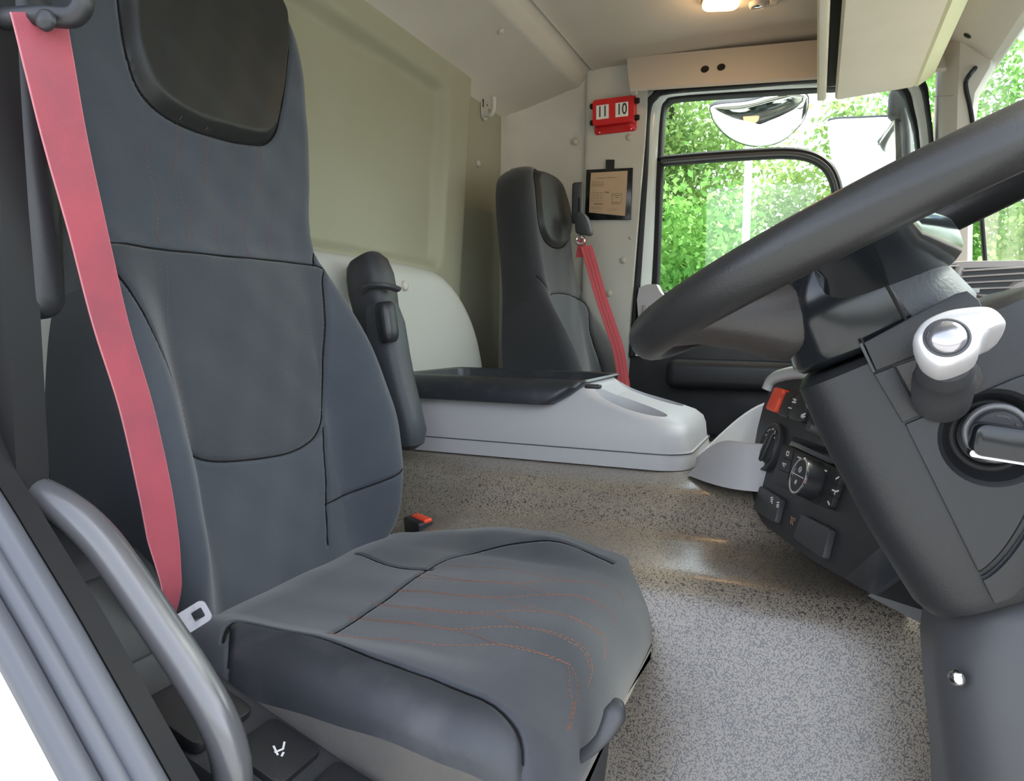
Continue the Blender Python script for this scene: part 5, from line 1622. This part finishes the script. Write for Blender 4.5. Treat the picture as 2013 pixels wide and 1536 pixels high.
# coat hook on the rear wall
hk = thing('coat_hook', 'small pale coat hook high on the rear wall', 'coat hook', X(951, 232, -1.028))
hc = X(951, 214, -1.028)
hfr = frame(hc, (0, 1, 0), (0, 0, 1))
hsg = 1 if hfr[3][0] > 0 else -1
add('hook_plate', prism(rrect(0.044, 0.072, 0.020, 6), 0.006 * hsg, hfr, 0.002), M['wall_light'], hk, 40)
add('hook_prong', tube(spline(np.array([hc + (0.005, -0.010, -0.020), hc + (0.028, -0.012, -0.026), hc + (0.040, -0.014, -0.012), hc + (0.042, -0.016, 0.018), hc + (0.040, -0.016, 0.026)]), 5), [0.010] * 12 + [0.0095, 0.009, 0.0085, 0.007, 0.004, ][:9] if False else 0.008, 12), M['wall_light'], hk, 60)
for dy_, dz_ in ((0.002, -0.012), (0.012, -0.014), (0.012, 0.014)):
    add('screw_hole', lathe(hc + np.array([0.0065, dy_, dz_]), (1, 0, 0), [(0, 0.003), (0.0008, 0.003), (0.001, 0.001)], 10), M['hole'], hk)
add('hook_slot', box(hc + np.array([0.006, -0.019, 0.012]), (0.004, 0.005, 0.026), 0.0015, 1), M['hole'], hk)
# ================================================================== OUTSIDE
add('outer_skin', box((-0.12, 2.665, 0.10), (1.0, 0.02, 1.70), 0.008), M['paint'], door1)
add('outer_skin', box((-0.84, 2.630, 0.50), (0.44, 0.02, 2.6), 0.008), M['paint'], wall_left)
add('outer_skin', box((0.0, 2.640, 1.83), (1.2, 0.02, 0.22), 0.008), M['paint'], ceil_)
grd = box((0, 8, -1.35), (60, 60, 0.1), 0.01, 1)
gro = struct('ground', grd, M['ground'], 0)
tag(gro, 'grey paved ground outside the cab', kind='structure')

km = thing('kerb_mirror', 'curved kerb mirror hanging outside over the passenger window', 'mirror', Y(1490, 240, 2.86))
ko = [(1402, 208), (1398, 225), (1408, 248), (1430, 270), (1462, 285), (1495, 289), (1530, 282), (1560, 262), (1580, 236), (1588, 210), (1586, 188), (1560, 180), (1520, 186), (1470, 200)]
KMN = nrm((0, -0.70, -0.71))
kp3 = spline(np.array([onp(*q, Y(1490, 235, 2.86), KMN) for q in ko]), 4, closed=True)
kcn = kp3.mean(0)
def kms(k, dy_): return [kcn + (p - kcn) * k - KMN * dy_ for p in kp3]
add('mirror_glass', loft([kms(1.0, 0.006), kms(0.985, -0.004), kms(0.90, -0.012), kms(0.7, -0.022), kms(0.4, -0.030), kms(0.12, -0.033)]), M['mirror'], km, 80)
add('mirror_shell', loft([kms(1.015, 0.004), kms(1.015, 0.02), kms(0.9, 0.06), kms(0.5, 0.09)]), M['fairing'], km, 60)
add('mirror_arm', tube([Y(1500, 192, 2.90), Y(1530, 178, 2.80), Y(1540, 150, 2.645)], 0.014, 10), M['black'], km)
mm = thing('door_mirror', 'tall pale main mirror outside the front of the passenger window', 'mirror', Y(1700, 420, 2.95))
mpx = [(1632, 232), (1690, 228), (1755, 226), (1762, 240), (1764, 330), (1766, 440), (1750, 462), (1660, 470), (1645, 455), (1636, 340), (1626, 250)]
MMN = nrm((-0.80, -0.60, -0.03))
mp3 = spline(np.array([onp(*q, Y(1700, 340, 2.95), MMN) for q in mpx]), 3, closed=True)
mc_ = mp3.mean(0)
def mms(k, dy_): return [mc_ + (p - mc_) * k - MMN * dy_ for p in mp3]
add('mirror_glass', loft([mms(0.96, 0.0), mms(0.95, -0.003), mms(0.5, -0.004)]), M['mirror'], mm, 60)
add('mirror_housing', loft([mms(0.97, 0.0), mms(1.0, 0.004), mms(1.0, 0.04), mms(0.85, 0.09), mms(0.4, 0.11)]), M['fairing'], mm, 60)
add('mirror_arm', tube(spline(np.array([Y(1815, 640, 2.67), Y(1800, 560, 2.74), Y(1790, 480, 2.80), Y(1786, 380, 2.82), Y(1782, 260, 2.82), Y(1775, 215, 2.82)]), 4), 0.012, 10), M['fairing'], mm)
add('arm_head', box(Y(1770, 205, 2.84), (0.075, 0.05, 0.10), 0.02, 3), M['fairing'], mm)

lp = thing('lamp_post', 'thin white lamp post seen through the lower window', 'lamp post', (-0.55, 6.2, -1.3))
lt_ = Y(1470, 318, 6.2); lbm = Y(1464, 640, 6.2)
ldir = nrm(lt_ - lbm)
add('post', cyl((lbm[0], 6.2, -1.3), (lt_[0], 6.2, 2.9), 0.030, 12), M['pole'], lp)
add('post_cap', cyl((lt_[0], 6.2, 2.9), (lt_[0], 6.2, 2.96), 0.045, 12, 0.01), M['pole'], lp)

rng = np.random.default_rng(7)
def foliage(c, rad, n, size):
    """leaves gathered in many small clumps through an ellipsoid crown"""
    k = max(12, n // 70)
    d = rng.normal(size=(k, 3)); d /= np.linalg.norm(d, axis=1)[:, None]
    cl_ = np.asarray(c) + d * np.asarray(rad) * (rng.random((k, 1)) ** 0.45)
    ci = rng.integers(0, k, n)
    P = cl_[ci] + rng.normal(size=(n, 3)) * np.asarray(rad) * 0.11
    u = rng.normal(size=(n, 3)); u /= np.linalg.norm(u, axis=1)[:, None]
    nn = rng.normal(size=(n, 3)) * 0.7 + np.array([0, -0.5, 0.6])
    v = np.cross(nn, u); v /= np.linalg.norm(v, axis=1)[:, None]
    s = size * (0.6 + 0.8 * rng.random((n, 1)))
    A, B_, C_, D_ = P - u * s, P + v * s * 0.55, P + u * s, P - v * s * 0.55
    V = np.stack([A, B_, C_, D_], 1).reshape(-1, 3)
    F = np.arange(n * 4).reshape(-1, 4)
    return V, F
def fast_mesh(name, V, F, m_, parent):
    me = bpy.data.meshes.new(name)
    me.from_pydata((V - wloc(parent)).tolist(), [], F.tolist())
    me.materials.append(m_)
    o = bpy.data.objects.new(name, me); COL.objects.link(o); o.parent = parent
    return tag(o, kind='stuff')
def tree(x, y, h, rad, n, m_, label, size=0.04, zc=None):
    t = thing('tree', label, 'tree', (x, y, -1.3), 'trees beyond the cab')
    zc = zc if zc is not None else h * 0.5 - 0.6
    tr_ = [(x, y, -1.3), (x + 0.05, y, -0.3), (x - 0.04, y + 0.05, zc), (x + 0.05, y, zc + rad[2] * 0.6)]
    add('trunk', tube(spline(np.array(tr_), 4), np.linspace(0.13, 0.03, 13), 8), M['bark'], t)
    for k in range(5):
        a = rng.random() * 6.28; z0 = zc - 0.6 + 0.35 * k
        add('branch', tube([(x, y, z0), (x + math.cos(a) * rad[0] * 0.4, y + math.sin(a) * rad[1] * 0.4, z0 + 0.5), (x + math.cos(a) * rad[0] * 0.75, y + math.sin(a) * rad[1] * 0.75, z0 + 0.8)], [0.05, 0.03, 0.012], 6), M['bark'], t)
    V, F = foliage((x, y, zc), rad, n, size)
    fast_mesh('leaves', V, F, M[m_], t)
tree(-2.7, 7.6, 5, (1.1, 0.8, 2.2), 22000, 'leaf', 'dense green tree left of the lamp post', zc=0.9)
tree(-1.1, 7.4, 5, (0.95, 0.7, 1.9), 22000, 'leaf', 'bright green tree behind the lamp post', zc=0.3)
tree(-1.9, 9.6, 6, (1.3, 0.8, 2.0), 20000, 'leaf2', 'tall yellowish tree above the opening window frame', zc=2.8)
tree(0.2, 8.9, 5, (1.1, 0.7, 2.3), 22000, 'leaf2', 'pale yellow green tree in the right half of the side window', zc=0.9)
tree(1.5, 10.6, 6, (1.3, 0.8, 2.8), 24000, 'leaf', 'green tree standing behind the main door mirror', zc=1.9)
tree(2.5, 8.2, 5, (1.0, 0.8, 2.4), 20000, 'leaf2', 'light green tree seen through the windscreen edge', zc=1.1)
tree(4.8, 7.4, 5, (1.4, 1.0, 2.6), 12000, 'leaf', 'green tree at the far right of the windscreen view', zc=1.4)
tree(-5.0, 8.4, 5, (1.3, 1.0, 2.6), 10000, 'leaf', 'green tree furthest left behind the door pillar', zc=1.2)
